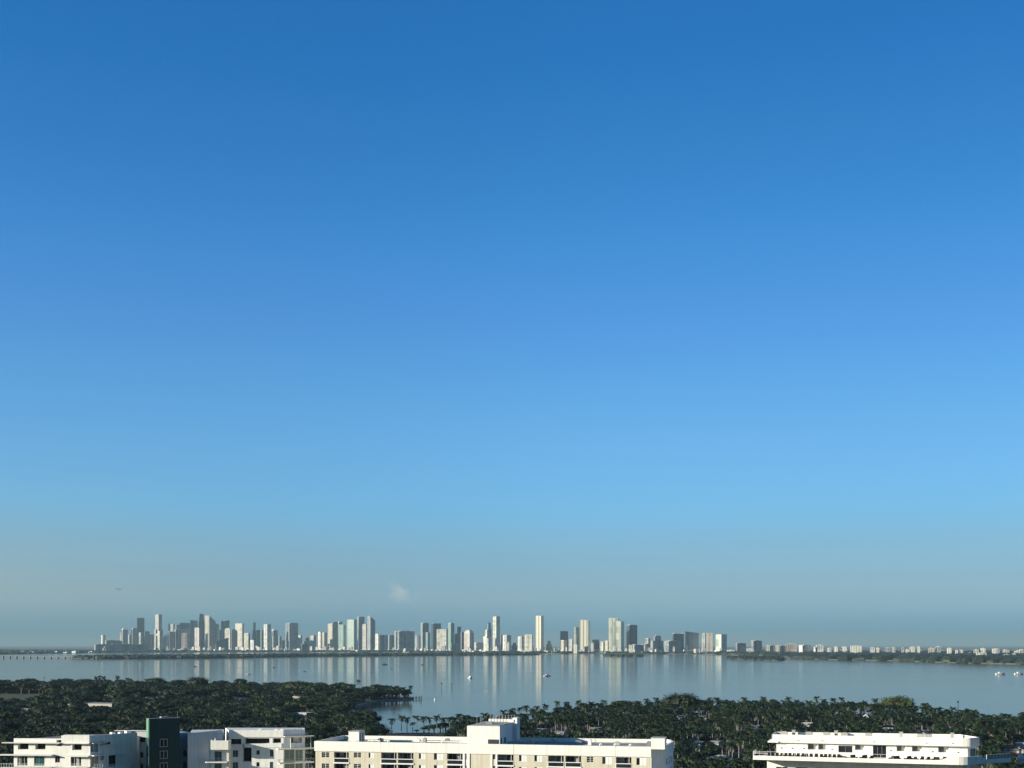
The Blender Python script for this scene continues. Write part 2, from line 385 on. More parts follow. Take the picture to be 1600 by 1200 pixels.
# wall of the set-back storey, with niches
A4 = at(1213, 290.6); B4 = at(1512, 279.4); g4 = Fac((A4.x,A4.y),(B4.x,B4.y)); ZD = 34.9
oc = []; spec4 = [(1262,1277,1162,1171.5,'n'),(1278.5,1290,1162,1171.5,'n'),(1310,1332,1165,1176,'w'),(1336,1350,1163,1172,'n'),(1364,1385,1164.5,1186,'d'),
      (1401,1414,1164.5,1174,'n'),(1425,1440,1165,1174.5,'n'),(1466,1482,1166,1176,'n')]
for (x0,x1,y0,y1,k) in spec4:
    u0,za = g4.uz(x0,y0); u1,zb = g4.uz(x1,y1); oc.append((u0,u1,max(zb,ZD+.05),min(za,ZF-.15), 1.3 if k=='n' else .25, k))
m = MB(); g4.wall(m, 0, g4.L, ZD, ZF, [o[:5] for o in oc]); s4 = Fac(g4.xy(g4.L), (E.x-.6,E.y+.5))
s4.box(m, 0.01, s4.L, ZD, ZF, -.3, 0); m.prism([g4.xy(0,-.02), g4.xy(0,-8), g4.xy(.3,-8), g4.xy(.3,-.02)], ZD, ZF-.01)
m.build('wall', CREAM, rb)
for o in oc:
    if o[5] == 'w': win(g4, rb, o[0], o[1], o[2], o[3], -.22, cols=2, rows=1, frame=STEEL)
    elif o[5] == 'd': win(g4, rb, o[0], o[1], o[2], o[3], -.22, cols=3, rows=1, frame=STEEL, label='tall glazed deck door')
    else: win(g4, rb, o[0]+.15, o[0]+.15+(o[1]-o[0])*.55, o[2]+.1, o[3]-.1, -1.28, cols=1, rows=1, frame=TRIM, pane=GREYGLASS)
win(s4, rb, .8, 2.6, ZD+.5, ZF-.6, .01, cols=2, rows=1, frame=STEEL, pane=TEAL)
for px in (1221,1238,1256,1300,1392,1457,1497):
    u,z = g4.uz(px, 1168.5+ (px-1221)*.025); m = MB(); g4.box(m, u-.12, u+.12, z-.12, z+.1, 0, .14); m.build('wall_lamp', DARKTRIM, rb)
for px in (1247.5,1285,1366,1447.5,1489):
    u,z = f.uz(px, 1156.5+(px-1247)*.022); m = MB(); f.box(m, u-.22, u+.2, z-.06, z+.05, .0, .1); m.build('spout', DARKTRIM, rb)
# deck slab with solid parapet
A2 = at(1176.5, 285); B2 = at(1500, 272.2); d2 = Fac((A2.x,A2.y),(B2.x,B2.y)); D2 = at(1579.5, 279.3); C2 = at(1517, 272.9)
cor2 = rounded(d2.xy(d2.L-1.3), d2.xy(d2.L+1.6), (C2.x+.6, C2.y+.34))
slab = [d2.xy(0)]+cor2+[(D2.x,D2.y), (D2.x-4, D2.y+6), (E.x+2,E.y+6), g4.xy(0,-6), d2.xy(0,-6)]
m = MB(); m.prism(slab, 34.5, ZD); m.build('deck', CREAM, rb)
m = MB(); uS = d2.u(1478)-1.9
d2.box(m, 0, uS, ZD, 35.42, -.25, 0)
# the rising ramp of the solid parapet
prof = [(uS,35.42),(uS+.8,35.5),(uS+1.6,35.75),(uS+2.3,36.05),(uS+3.0,36.2)]
for i in range(4):
    (a,za),(b,zb) = prof[i],prof[i+1]
    m.prism([d2.xy(a,0), d2.xy(b,0), d2.xy(b,-.25), d2.xy(a,-.25)], ZD, 0, [d2.P(a,za,0), d2.P(b,zb,0), d2.P(b,zb,-.25), d2.P(a,za,-.25)])
d2.box(m, uS+3.0, d2.L-1.3, ZD, 36.2, -.25, 0)
path = cor2+[at(1534, 274.6)[:2]]
for i in range(len(path)-1):
    q = Fac(path[i], path[i+1]); q.box(m, -.02, q.L+.02, ZD, 36.2, -.25, 0)
s2 = Fac(path[-1], (D2.x,D2.y)); z = 36.2
for i in range(5):
    a = i*.32; b = a+.32; za = 36.2-.78*math.sin(i/5*math.pi/2); zb = 36.2-.78*math.sin((i+1)/5*math.pi/2)
    m.prism([s2.xy(a,0), s2.xy(b,0), s2.xy(b,-.25), s2.xy(a,-.25)], ZD, 0, [s2.P(a,za,0), s2.P(b,zb,0), s2.P(b,zb,-.25), s2.P(a,za,-.25)])
s2.box(m, 1.6, s2.L, ZD, 35.42, -.25, 0); m.build('deck_parapet', CREAM, rb)
m = MB(); s2.box(m, 1.7, s2.L-.1, 35.42, 36.3, -.14, -.10); m.build('glass_panel', GREYGLASS, rb)
m = MB()
for i in range(8): q = 1.7+i*(s2.L-1.9)/7; s2.box(m, q-.03, q+.03, 35.42, 36.35, -.16, -.08)
s2.box(m, 1.67, s2.L-.05, 36.35, 36.41, -.17, -.07); m.build('railing', TRIM, rb)
m = MB(); u = .1
while u < uS-.5:
    d2.box(m, u, u+.05, 35.42, 36.35, -.16, -.1); u += 1.25 if u < 3 else 2.6
d2.box(m, .05, uS-.3, 36.33, 36.38, -.17, -.09); d2.box(m, .05, 3.2, 35.95, 36.05, -.15, -.1); d2.box(m, -.0, .08, 35.42, 36.38, -6, -.1); m.build('railing', TRIM, rb)
# storeys below the deck
A3 = at(1198.5, 289.4); g3 = Fac((A3.x,A3.y), (A3.x+f.d.x*50, A3.y+f.d.y*50)); u3 = g3.u(1505)
hs = []
for r in range(3):
    for k in range(9):
        a = 2+k*4.4; hs.append((a, a+2.6, 30.6-3.3*r, 32.6-3.3*r, .25))
m = MB(); g3.wall(m, 0, u3, 22, 34.5, hs); m.prism([g3.xy(0,-.3), g3.xy(u3,-.3), g3.xy(u3+2,-14), g3.xy(0,-14)], 22, 34.49)
m.quad(g3.P(0,22,-.3), g3.P(0,22,0), g3.P(0,34.5,0), g3.P(0,34.5,-.3)); m.quad(g3.P(u3,22,0), g3.P(u3,22,-.3), g3.P(u3,34.5,-.3), g3.P(u3,34.5,0))
m.prism([g3.xy(0,0), g3.xy(u3,0), g3.xy(u3+2,-14), g3.xy(0,-14)], 1.5, 22); m.build('wall', CREAM, rb)
for h in hs: win(g3, rb, h[0], h[1], h[2], h[3], -.22, cols=2, rows=1)
# chairs on the deck
def chair(loc, rz, label, group):
    r = empty('lounge_chair', loc, label, 'chair', group); r.rotation_euler = (0,0,rz)
    def part(nm, boxes):
        mb = MB()
        for b in boxes: mb.box(*b)
        me = mb.build(nm, BLACKF); me.parent = r; return me
    part('seat', [(-.36,.36,-.38,.40,.34,.46), (-.30,.30,-.32,.34,.46,.54)])
    q = MB(); q.prism([(-.36,.34),(.36,.34),(.36,.46),(-.36,.46)], .42, 0, [(-.34,.52,1.08),(.34,.52,1.08),(.34,.62,1.08),(-.34,.62,1.08)]); o = q.build('backrest', BLACKF); o.parent = r
    for s in (-1, 1): part('armrest', [(s*.36-.05, s*.36+.05, -.36, .42, .46, .66)])
    for s in (-1, 1):
        for t in (-.33, .36): part('leg', [(s*.32-.03, s*.32+.03, t-.03, t+.03, 0, .34)])
    return r
def copy_tree(o, parent=None):
    c = o.copy(); col.objects.link(c)
    if parent: c.parent = parent
    for ch in o.children: copy_tree(ch, c)
    return c
cpx = [1201,1206,1213,1220,1226.5,1233,1239.5,1246,1253,1259.5,1266.5,1274.5,1283,1289,1296,1303,1310,
       1331,1336,1346,1352,1361,1392,1398,1404,1416,1424,1432,1441,1450,1458,1466,1474,1483.5]
proto = None
for i, px in enumerate(cpx):
    u = d2.u(px); loc = d2.P(u, ZD, -1.6-(i%3)*.3)
    rz = math.atan2(d2.d.y, d2.d.x)+ (rng.uniform(-.12,.12) if i < 17 else rng.uniform(-.9,.9)) + math.pi*(0 if i<17 else (i%2))
    if i < 17: lab = 'black deck chair in the even left row, number %d from the deck end' % (i+1); gr = 'deck chairs in the even row'
    else: lab = 'black lounge chair standing loosely on the right deck half, number %d rightward' % (i-16); gr = 'loose chairs on the right half of the deck'
    if proto is None: o = proto = chair(loc, rz, lab, gr)
    else: o = copy_tree(proto); o.location = loc; o.rotation_euler = (0,0,rz); tag(o, lab, None, gr)
m = MB()
ub = d2.u(1319)
m.prism([d2.xy(ub-1.2,-1.2), d2.xy(ub+1.1,-1.2), d2.xy(ub+1.1,-2.2), d2.xy(ub-1.2,-2.2)], ZD+.25, 0, [d2.P(ub-1.2,35.9,-1.2), d2.P(ub+1.1,35.35,-1.2), d2.P(ub+1.1,35.35,-2.2), d2.P(ub-1.2,35.9,-2.2)])
for a in (-1.1, .9):
    for b in (-1.25, -2.1): m.box(*(lambda p:(p[0]-.03,p[0]+.03,p[1]-.03,p[1]+.03,ZD,ZD+.3))(d2.xy(ub+a,b)))
o = m.build('sun_lounger', BLACKF); tag(o, 'black sun lounger with sloping back between the two groups of deck chairs', 'sun lounger')

KL = 1.09
def zs(z): return H-(H-z)*KL
# --- left building complex: white blocks with a dark green tower
lb = empty('apartment_building', (*at(250,335*KL)[:2], 1.5), 'white stepped apartment complex with projecting balcony slabs and a dark green tower, left foreground', 'building')
zA = zs(36.72); zB = zs(37.5)
P1 = at(21.5,320*KL); P2 = at(97,319*KL); P3 = at(141,318.4*KL); P4 = at(214.5,330*KL)
f1 = Fac(P1[:2], P3[:2]); uh = f1.u(97)
b1, b2, b3 = at(24,322.5*KL)[:2], at(97,335*KL)[:2], at(230,348*KL)[:2]
o1 = []
def rows(fac, specs, n=3, dz=3.1*1.09, dep=.25):
    out = []
    for (x0,x1,y0,y1,*rest) in specs:
        u0,za = fac.uz(x0,y0); u1,zb = fac.uz(x1,y1); k = rest[0] if rest else 'w'; reps = rest[1] if len(rest) > 1 else 1
        for r in range(reps): out.append((u0,u1,zb-dz*r,za-dz*r,1.6 if k=='n' else dep,k))
    return out
s1 = rows(f1, [(28,44.5,1161.8,1171,'n'),(55.2,71,1161.8,1171,'n'),(88.2,96.6,1156,1166,'n'),(112.8,127.6,1162.6,1172,'n'),
       (27,43,1181.5,1196.5,'g',3),(53.2,69.5,1181.5,1196.5,'t',3),(86,93.6,1181.3,1191.5,'w',3),(110.5,127,1182.3,1197,'g',3)])
ZQ = 22
m = MB(); f1.wall(m, 0, f1.L, ZQ, zA, [s[:5] for s in s1])
m.prism([f1.xy(0,-1.9), f1.xy(f1.L,-1.9), P4[:2], b3, b2, b1], 1.5, zA-.6)
m.prism([f1.xy(0,0), f1.xy(f1.L,0), P4[:2], b2], 1.5, ZQ)
m.quad(f1.P(0,ZQ,-1.9), f1.P(0,ZQ,0), f1.P(0,zA,0), f1.P(0,zA,-1.9))
m.build('wall', CREAM, lb)
m = MB(); m.prism([f1.xy(.3,-1.9), f1.xy(f1.L-.3,-1.9), (P4.x-.4,P4.y), (b3[0]-.5,b3[1]-.6), (b2[0]+.3,b2[1]-.4)], zA-.6, zA-.45); m.build('roof', ROOFDARK, lb)
# high block (proud of the wall) with a loggia cut through to its side
m = MB(); f1.box(m, uh, f1.L, zA-1.4, zB, -3.5, .55); f1.box(m, uh+.6, f1.L+.02, zB, zB+.18, -.3, .58); m.build('upper_block', CREAM, lb)
# shaded return wall
f2 = Fac(P3[:2], P4[:2])
s2_ = rows(f2, [(142,153.5,1161.5,1174.5,'n'),(170,180.5,1180.5,1196.5,'d',3),(157,162,1181,1188,'w',3),(143,153,1181.5,1196.5,'t',3)])
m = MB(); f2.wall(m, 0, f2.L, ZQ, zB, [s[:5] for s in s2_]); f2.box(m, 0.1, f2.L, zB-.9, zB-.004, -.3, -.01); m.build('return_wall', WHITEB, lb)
m = MB(); f2.box(m, f2.L-7.6, f2.L-6.4, zB-.4, zB+.35, -2.2, -1.2); f2.box(m, f2.L-4.9, f2.L-3.8, zB-.4, zB+.3, -2.2, -1.2); f2.box(m, f2.L-2.4, f2.L-.9, zB-.4, zB+.45, -2.6, -1.5); m.build('roof_unit', TRIM, lb)
def slabs(fac, items, mt=CREAM, nm='balcony_slab', back=-.3):
    for (x0,x1,yt,yb,outw) in items:
        u0,zt = fac.uz(x0,yt); u1,_ = fac.uz(x1,yt); _,zb = fac.uz((x0+x1)/2,yb); zt = fac.uz((x0+x1)/2,yt)[1]
        m = MB(); fac.box(m, u0, u1, min(zb,zt-.18), zt, .01, outw); m.build(nm, mt, lb)
slabs(f1, [(6,96,1159.7,1161,1.3),(3,84,1178.3,1180,1.5),(103,141.5,1160.6,1161.9,1.25),(107,141.5,1180.2,1181.9,1.45)], nm='canopy_slab')
slabs(f2, [(141.5,164,1160.3,1161.3,1.2),(141.5,162,1179.3,1180.6,1.5),(166,184,1178.3,1179.2,.9)], mt=WHITE, nm='canopy_slab')
slabs(f2, [(157,163.5,1158.2,1159.0,1.3),(158,180,1163.0,1163.8,.8),(184,194,1176.8,1177.5,.6)], mt=WHITE, nm='canopy_slab')
for (x0,x1,y0,y1) in ((157.6,163,1160.4,1163.0),(164,172,1159.6,1163.0)):
    u0,za = f2.uz(x0,y0); u1,zb = f2.uz(x1,y1); win(f2, lb, u0, u1, zb, za, .01, cols=1, rows=1, frame=DARKTRIM)
# balcony floors + railings below the frame edge
for (fc,x0,x1) in ((f1,2.5,82),(f1,98,141),(f2,141.5,158),(f2,165,199)):
    u0 = fc.u(x0); u1 = fc.u(x1); zb_ = fc.uz((x0+x1)/2, 1198.7)[1]
    m = MB(); fc.box(m, u0, u1, zb_-.25, zb_, .01, 1.9); bo = m.build('balcony', CREAM, lb)
    m = MB(); n = max(2, int((u1-u0)/.75))
    for i in range(n+1):
        u = u0+.05+(u1-u0-.1)*i/n; fc.box(m, u-.03, u+.03, zb_, zb_+1.02, 1.8, 1.86)
    fc.box(m, u0, u1, zb_+1.02, zb_+1.09, 1.78, 1.88); m.build('railing', TRIM, bo)
    m = MB(); fc.box(m, u0+.1, u1-.1, zb_+.08, zb_+.95, 1.79, 1.8); 
def wins(fac, specs):
    for h in specs:
        u0,u1,z0,z1,dep,k = h
        if k == 'n': win(fac, lb, u0+.1, u1-.1, z0+.05, z1-.1, -dep+.02, cols=2, rows=1, frame=DARKTRIM)
        elif k == 'g': win(fac, lb, u0, u1, z0, z1, -dep+.02, 'curtain', cols=3, rows=1)
        elif k in 'td': win(fac, lb, u0, u1, z0, z1, -dep+.02, cols=2, rows=1, pane=TEAL if k == 't' else PANE, frame=DARKTRIM if k == 'd' else STEEL)
        else: win(fac, lb, u0, u1, z0, z1, -dep+.02, cols=2 if u1-u0 > 1 else 1, rows=1, frame=STEEL, pane=PANE)
wins(f1, s1); wins(f2, s2_)
# recess between the return wall and the tower
fr = Fac(at(212,334.2*KL)[:2], at(234,334.2*KL)[:2])
sr = rows(fr, [(219,224,1175,1184,'w',3),(215.5,227.5,1152,1160,'n')])
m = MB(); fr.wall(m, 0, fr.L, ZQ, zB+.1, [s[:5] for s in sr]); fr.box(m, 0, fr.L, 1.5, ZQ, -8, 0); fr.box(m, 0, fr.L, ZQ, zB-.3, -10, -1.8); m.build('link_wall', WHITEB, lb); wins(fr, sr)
m = MB(); fr.box(m, -6, fr.L-.6, zB+.1, zB+.28, -.5, .3); m.build('parapet', TRIM, lb)
# green tower
T0 = at(228.6,325.6*KL); T1 = at(233,322*KL); T2 = at(281,326.4*KL); T3 = (T2.x-1.7, T2.y+6); T4 = (T0.x+3, T0.y+3.5)
zt = zs(41.42); tw = MB(); ft = Fac(T1[:2], T2[:2])
st = rows(ft, [(250,261.6,1155,1166.6,'w',4)], dz=3.0*KL)
ft.wall(tw, 0, ft.L, ZQ, zt, [s[:5] for s in st]); tw.prism([ft.xy(.01,-.35), ft.xy(ft.L-.01,-.35), T3, T4, (T0.x+.15,T0.y)], ZQ, zt-.01); tw.prism([T1[:2],T2[:2],T3,T4,T0[:2]], 1.5, ZQ)
fl_ = Fac(T0[:2], T1[:2])
tr = Fac(T2[:2], T3); tr.box(tw, 0, tr.L, ZQ, zt-.008, -.4, .0)
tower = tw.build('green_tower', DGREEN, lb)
m = MB(); fl_.box(m, 0, fl_.L-.02, zat(1152.5,325*KL), zt-.005, -.2, 0); m.build('upper_side_wall', LGREEN, tower); m = MB(); fl_.box(m, 0, fl_.L-.02, ZQ, zat(1152.5,325*KL)-.01, -.2, 0); m.build('side_wall', DGREEN, tower)  # tower's left side: lighter green on the upper part, dark green below
m = MB(); ft.box(m, -.1, ft.L+.1, zt, zt+.12, -.5, .1); ft.box(m, 3.9, 5.7, zt+.12, zt+.42, -3, -1.5); m.build('coping', CONC, tower)
m = MB(); m.cyl(ft.P(ft.L-.3, zt, -1), ft.P(ft.L-.3, zt+1.9, -1), .05, .03, 5); m.build('mast', STEEL, tower)
for h in st: win(ft, lb, h[0]-.05, h[1]+.05, h[2]-.05, h[3]+.05, -.05, cols=2, rows=1, bar=.16, frame=STEEL, pane=PANE)
# recess right of the tower
fq = Fac(at(279,330.5*KL)[:2], at(297,333.5*KL)[:2]); zr = zat(1141.6,333*KL)
sq = rows(fq, [(286.4,292.4,1172,1181.4,'w',3)])
m = MB(); fq.wall(m, 0, fq.L, ZQ, zr-.4, [s[:5] for s in sq]); fq.box(m, 0, fq.L, 1.5, ZQ, -8, 0); fq.box(m, 0, fq.L, ZQ, zr-.45, -12, -.4); fq.box(m, 0, fq.L+3, zr-.4, zr, -7.3, -7); m.build('link_wall', WHITEB, lb); wins(fq, sq)
# shaded wall of the right wing
zw = zs(38.05); W1 = at(294.5,327*KL); W2 = at(347.5,330.4*KL); f3 = Fac(W1[:2], W2[:2])
W3 = at(357.5,331.0*KL); W4 = at(443,331.0*KL); W5 = at(475.8,333.4*KL)
m = MB(); m.prism([W1[:2], W2[:2], at(350,346*KL)[:2], at(300,344*KL)[:2]], 1.5, zw-.9)
za_ = zs(37.45); zb2 = zs(38.1)
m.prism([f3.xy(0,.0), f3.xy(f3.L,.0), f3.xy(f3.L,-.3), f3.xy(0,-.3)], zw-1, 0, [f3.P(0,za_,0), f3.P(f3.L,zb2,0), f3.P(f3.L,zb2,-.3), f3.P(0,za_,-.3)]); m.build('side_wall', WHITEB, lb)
m = MB(); f3.box(m, -.22, .0, ZQ, zw-.3, -.25, .15); m.build('fin', WHITE, lb)
f4 = Fac(W3[:2], W4[:2])
s4_ = rows(f4, [(359,377,1154.6,1163,'n'),(382.5,421,1153.5,1162,'n'),(426,439,1153.5,1161,'n'),(363.4,372,1172.2,1183,'t',3),(379,393,1163.6,1190,'n'),
        (400.6,405.6,1172.2,1179.3,'w',3),(421.6,427,1171.6,1182,'t',3)])
m = MB(); f4.wall(m, 0, f4.L, ZQ, zw, [s[:5] for s in s4_]); m.prism([f4.xy(0,-2.2), f4.xy(f4.L,-2.2), (W5.x,W5.y+1), at(476,350*KL)[:2], at(352,350*KL)[:2]], 1.5, zw-.7)
m.prism([f4.xy(0,0), f4.xy(f4.L,0), f4.xy(f4.L,-2.2), f4.xy(0,-2.2)], 1.5, ZQ); f4.box(m, 0, f4.L, zw-.7, zw-.004, -.3, -.02)
m.quad(f4.P(0,ZQ,-2.2), f4.P(0,ZQ,0), f4.P(0,zw,0), f4.P(0,zw,-2.2)); m.build('wall', WHITE, lb); wins(f4, s4_)
m = MB(); f4.box(m, .2, f4.L, zw-2.0, zw+.02, .0, .35); m.build('parapet', WHITE, lb)
m = MB(); f4.box(m, f4.u(402), f4.u(408), zw, zw+.3, -1.5, -.6); f4.box(m, f4.u(406), f4.u(409), zw, zw+.45, -1.4, -1.0); m.build('roof_unit', TRIM, lb)
m = MB(); u0,z0 = f4.uz(382,1162.5); u1,_ = f4.uz(440,1162); f4.box(m, u0, u0+6.5, z0-1.0, z0, .0, .25); f4.box(m, u0+6.5, u1, z0-1.0, z0+.25, .0, .25); m.build('loggia_parapet', WHITE, lb)
# terrace block on the corner
f5 = Fac(at(329,326.8*KL)[:2], at(356.5,326.8*KL)[:2]); z1 = zat(1157,326.8*KL); z0 = zat(1171.5,326.8*KL)
m = MB(); f5.box(m, 0, f5.L, z0, z1, -.25, 0); f5.box(m, 0, .3, z0, z1+.2, -2.5, -.25); f5.box(m, f5.L-.3, f5.L, z0, z1, -4, -.25); f5.box(m, .3, f5.L-.3, z0, z0+.3, -4, -.25)
f5.box(m, 1.0, 1.35, z1, z1+.55, -.6, -.25); m.build('terrace', CREAM, lb)
zb_ = zat(1191,325.5*KL); st5 = rows(Fac(at(329,328.9*KL)[:2], at(356.5,328.9*KL)[:2]), [(335,346.5,1174,1190.6,'t',3)], dz=3.1*KL)
f6 = Fac(at(329,328.9*KL)[:2], at(357.5,328.9*KL)[:2])
m = MB(); f6.wall(m, 0, f6.L, ZQ, z0, [s[:5] for s in st5]); f6.box(m, 0, f6.L, 1.5, ZQ, -5, 0); f6.box(m, 0, f6.L, ZQ, z0, -5, -.3); m.build('corner_wall', CREAM, lb); wins(f6, st5)
for r in range(3):
    z = zb_-3.1*KL*r; m = MB()
    pts = [f6.xy(-1.6,.2), f6.xy(-1.4,1.6), f6.xy(-.6,2.6), f6.xy(f6.L,2.6), f6.xy(f6.L,0.01), f6.xy(-1.6,.01)]
    m.prism(pts, z-.28, z); bo = m.build('balcony', CREAM, lb); m = MB()
    for i in range(3):
        q = Fac(pts[i], pts[i+1]); n = max(1,int(q.L/1.1))
        for j in range(n+1): q.box(m, q.L*j/n-.02, q.L*j/n+.02, z, z+1.0, -.1, -.06)
        q.box(m, 0, q.L, z+1.0, z+1.05, -.11, -.05); q.box(m, 0, q.L, z+.5, z+.53, -.1, -.07)
    m.build('railing', STEEL, bo)
# right end block
f7 = Fac(W4[:2], W5[:2]); zc = zat(1139.2,333.5*KL)
s7 = rows(f7, [(454.5,471.5,1152.5,1160.5,'n'),(444.5,460,1171.5,1188.6,'t',3),(461.5,473,1171.5,1188.6,'t',3)], dz=3.1*KL)
m = MB(); f7.wall(m, 0, f7.L, ZQ, zc, [s[:5] for s in s7]); f7.box(m, 0, f7.L, 1.5, ZQ, -8, 0); f7.box(m, 0, f7.L, ZQ, zc-.4, -9, -1.9)
m.quad(f7.P(f7.L,ZQ,0), f7.P(f7.L,ZQ,-2), f7.P(f7.L,zc,-2), f7.P(f7.L,zc,0)); f7.box(m, 0, .2, zw-.5, zc-.002, -3, -.02); m.build('end_block', WHITEB, lb); wins(f7, s7)
slabs(f7, [(443,489,1149.4,1150.6,1.4),(432,490,1168.6,1170.2,1.9)], mt=WHITE, nm='canopy_slab')
m = MB(); f7.box(m, f7.L+.01, f7.L+2.2, zat(1150.6,335*KL), zat(1149.6,335*KL), -3.5, 0); f7.box(m, f7.L+.01, f7.L+2.2, zat(1170.2,335*KL), zat(1168.8,335*KL), -4.5, 0); m.build('canopy_slab', WHITE, lb)
m = MB(); m.cyl(f7.P(f7.L+1.6,zat(1169,335*KL),.8), f7.P(f7.L+1.6,zat(1150.3,335*KL),.8), .06,.06,6); m.cyl(f7.P(1.8,zat(1169,335*KL),.9), f7.P(1.8,zat(1150.3,335*KL),.9), .12,.12,6); m.build('column', TRIM, lb)
for r in range(3):
    z = zat(1189.5,334*KL)-3.1*KL*r; m = MB(); f7.box(m, -1.7, f7.L+2.2, z-.28, z, .01, 2.1); f7.box(m, f7.L+.01, f7.L+2.2, z-.28, z, -4, .01); bo = m.build('balcony', WHITE, lb); m = MB()
    n = 9
    for i in range(n+1): u = -1.65+(f7.L+3.8)*i/n; f7.box(m, u-.025, u+.025, z, z+1.02, 2.0, 2.05)
    f7.box(m, -1.7, f7.L+2.2, z+1.02, z+1.08, 1.98, 2.07); f7.box(m, -1.7, -1.62, z, z+1.05, .01, 2.0); m.build('railing', STEEL, bo)
for (fc, x, y) in ((f6,332,1191),(f6,350,1191),(f6,353,1191)):
    pass
# ------------------------------------------------------------------ land and water
def W2(px, d): return ((px-800)/F*d, d)
SHORE = [W2(-900,1700),W2(0,1690),W2(200,1700),W2(300,1700),W2(430,1640),W2(520,1560),W2(600,1480),W2(638,1455),W2(646,1430),W2(643,1405),W2(618,1385),W2(588,1370),W2(568,1300),
    W2(550,1220),W2(548,1100),W2(562,1000),W2(585,920),W2(592,872),W2(600,852),W2(760,856),W2(785,900),W2(830,960),W2(880,1010),W2(960,1050),W2(1060,1085),
    W2(1200,1095),W2(1300,1085),W2(1400,1055),W2(1480,985),W2(1520,930),W2(1552,872),W2(1575,880),W2(1600,930),W2(1750,990),W2(2400,1000),W2(2400,740),W2(1562,725),W2(1545,650),
    (240,620),(150,300),(80,-150),(-500,-150),(-1600,900)]
def inside(p, poly):
    x, y = p; c = False; n = len(poly); j = n-1
    for i in range(n):
        xi,yi = poly[i]; xj,yj = poly[j]
        if (yi > y) != (yj > y) and x < (xj-xi)*(y-yi)/(yj-yi)+xi: c = not c
        j = i
    return c
GRASS = mat('grass', (.010,.016,.007), .95, .4, .03, .3, c2=(.022,.030,.012))
SEAWALL = mat('seawall', (.30,.29,.27), .9, .2, .5)
LAWN = mat('lawn', (.028,.048,.014), .95, .3, .02, .2, c2=(.048,.068,.02))
m = MB(); m.prism(SHORE, -2, 1.5); o = m.build('ground', GRASS); tag(o, kind='structure')
m = MB()
for i in range(len(SHORE)-6):
    q = Fac(SHORE[i], SHORE[i+1]); q.box(m, 0, q.L, -1, 1.6, -.5, .15)
tag(m.build('seawall', SEAWALL), 'low pale concrete seawall along the leafy island shore', 'seawall')
# open lawns
for pts in ([W2(-60,1290),W2(78,1290),W2(84,1450),W2(60,1560),W2(-60,1560)], [W2(132,1400),W2(160,1400),W2(166,1490),W2(128,1490)]):
    m = MB(); m.prism(pts, 1.45, 1.512); tag(m.build('lawn', LAWN), kind='structure')
LAWNS = [[W2(-80,1190),W2(60,1210),W2(82,1330),W2(84,1430),W2(60,1530),W2(-80,1530)], [W2(128,1290),W2(164,1290),W2(170,1490),W2(126,1490)]]

# ------------------------------------------------------------------ trees (arrays of quads so that they can be copied or merged)
def q_cyl(p, q, r0, r1, n=6):
    p = np.array(p,float); q = np.array(q,float); d = q-p; d /= np.linalg.norm(d)
    a = np.cross(d, [0.3,1,0.1]); a /= np.linalg.norm(a); b = np.cross(d,a); out = []
    for i in range(n):
        t0 = 2*math.pi*i/n; t1 = 2*math.pi*(i+1)/n
        u0 = a*math.cos(t0)+b*math.sin(t0); u1 = a*math.cos(t1)+b*math.sin(t1)
        out.append([p+u0*r0, p+u1*r0, q+u1*r1, q+u0*r1])
    return out
def palm(rs, h, fr, seg, hi=True):
    """returns (crown quads, trunk quads)"""
    cr = []; lean = (rs.uniform(-.5,.5), rs.uniform(-.5,.5)); top = np.array([lean[0], lean[1], h*.84])
    tk = []
    zz = [0, .05*h, .3*h, .62*h, .84*h]; rr = [.34,.24,.27,.22,.16]
    for i in range(4):
        a = np.array([lean[0]*(zz[i]/zz[-1])**1.6, lean[1]*(zz[i]/zz[-1])**1.6, zz[i]]); b = np.array([lean[0]*(zz[i+1]/zz[-1])**1.6, lean[1]*(zz[i+1]/zz[-1])**1.6, zz[i+1]])
        tk += q_cyl(a, b, rr[i], rr[i+1], 7 if hi else 4)
    cr += q_cyl(top-np.array([0,0,.9]), top+np.array([0,0,.5]), .19, .09, 5)
    for k in range(fr):
        az = 2*math.pi*(k*0.382+rs.uniform(-.04,.04)); el = rs.uniform(-.55, 1.25) if k > fr*.35 else rs.uniform(.3,1.3)
        Ln = rs.uniform(3.3,4.3); p = top+np.array([0,0,.35]); ang = el; st = Ln/seg
        d = np.array([math.cos(az), math.sin(az), 0]); side = np.array([-d[1], d[0], 0])
        for s in range(seg):
            n = p+d*math.cos(ang)*st+np.array([0,0,math.sin(ang)*st])
            w = (.74*math.sin(math.pi*min(1,(s+1.0)/(seg+.6)))+.16)*(1 if hi else 1.15)
            upv = -d*math.sin(ang)+np.array([0,0,math.cos(ang)])
            for sg in (-1, 1):
                tip = side*sg*w*.86 - np.array([0,0,w*rs.uniform(.25,.8)]) + (n-p)*.55
                a = p+(n-p)*.06; b = p+(n-p)*(.80 if hi else .96)
                cr.append([a, b, b+tip, a+tip*.96])
            p = n; ang -= (.34+.10*rs.random())*8/seg*.62
    return cr, tk
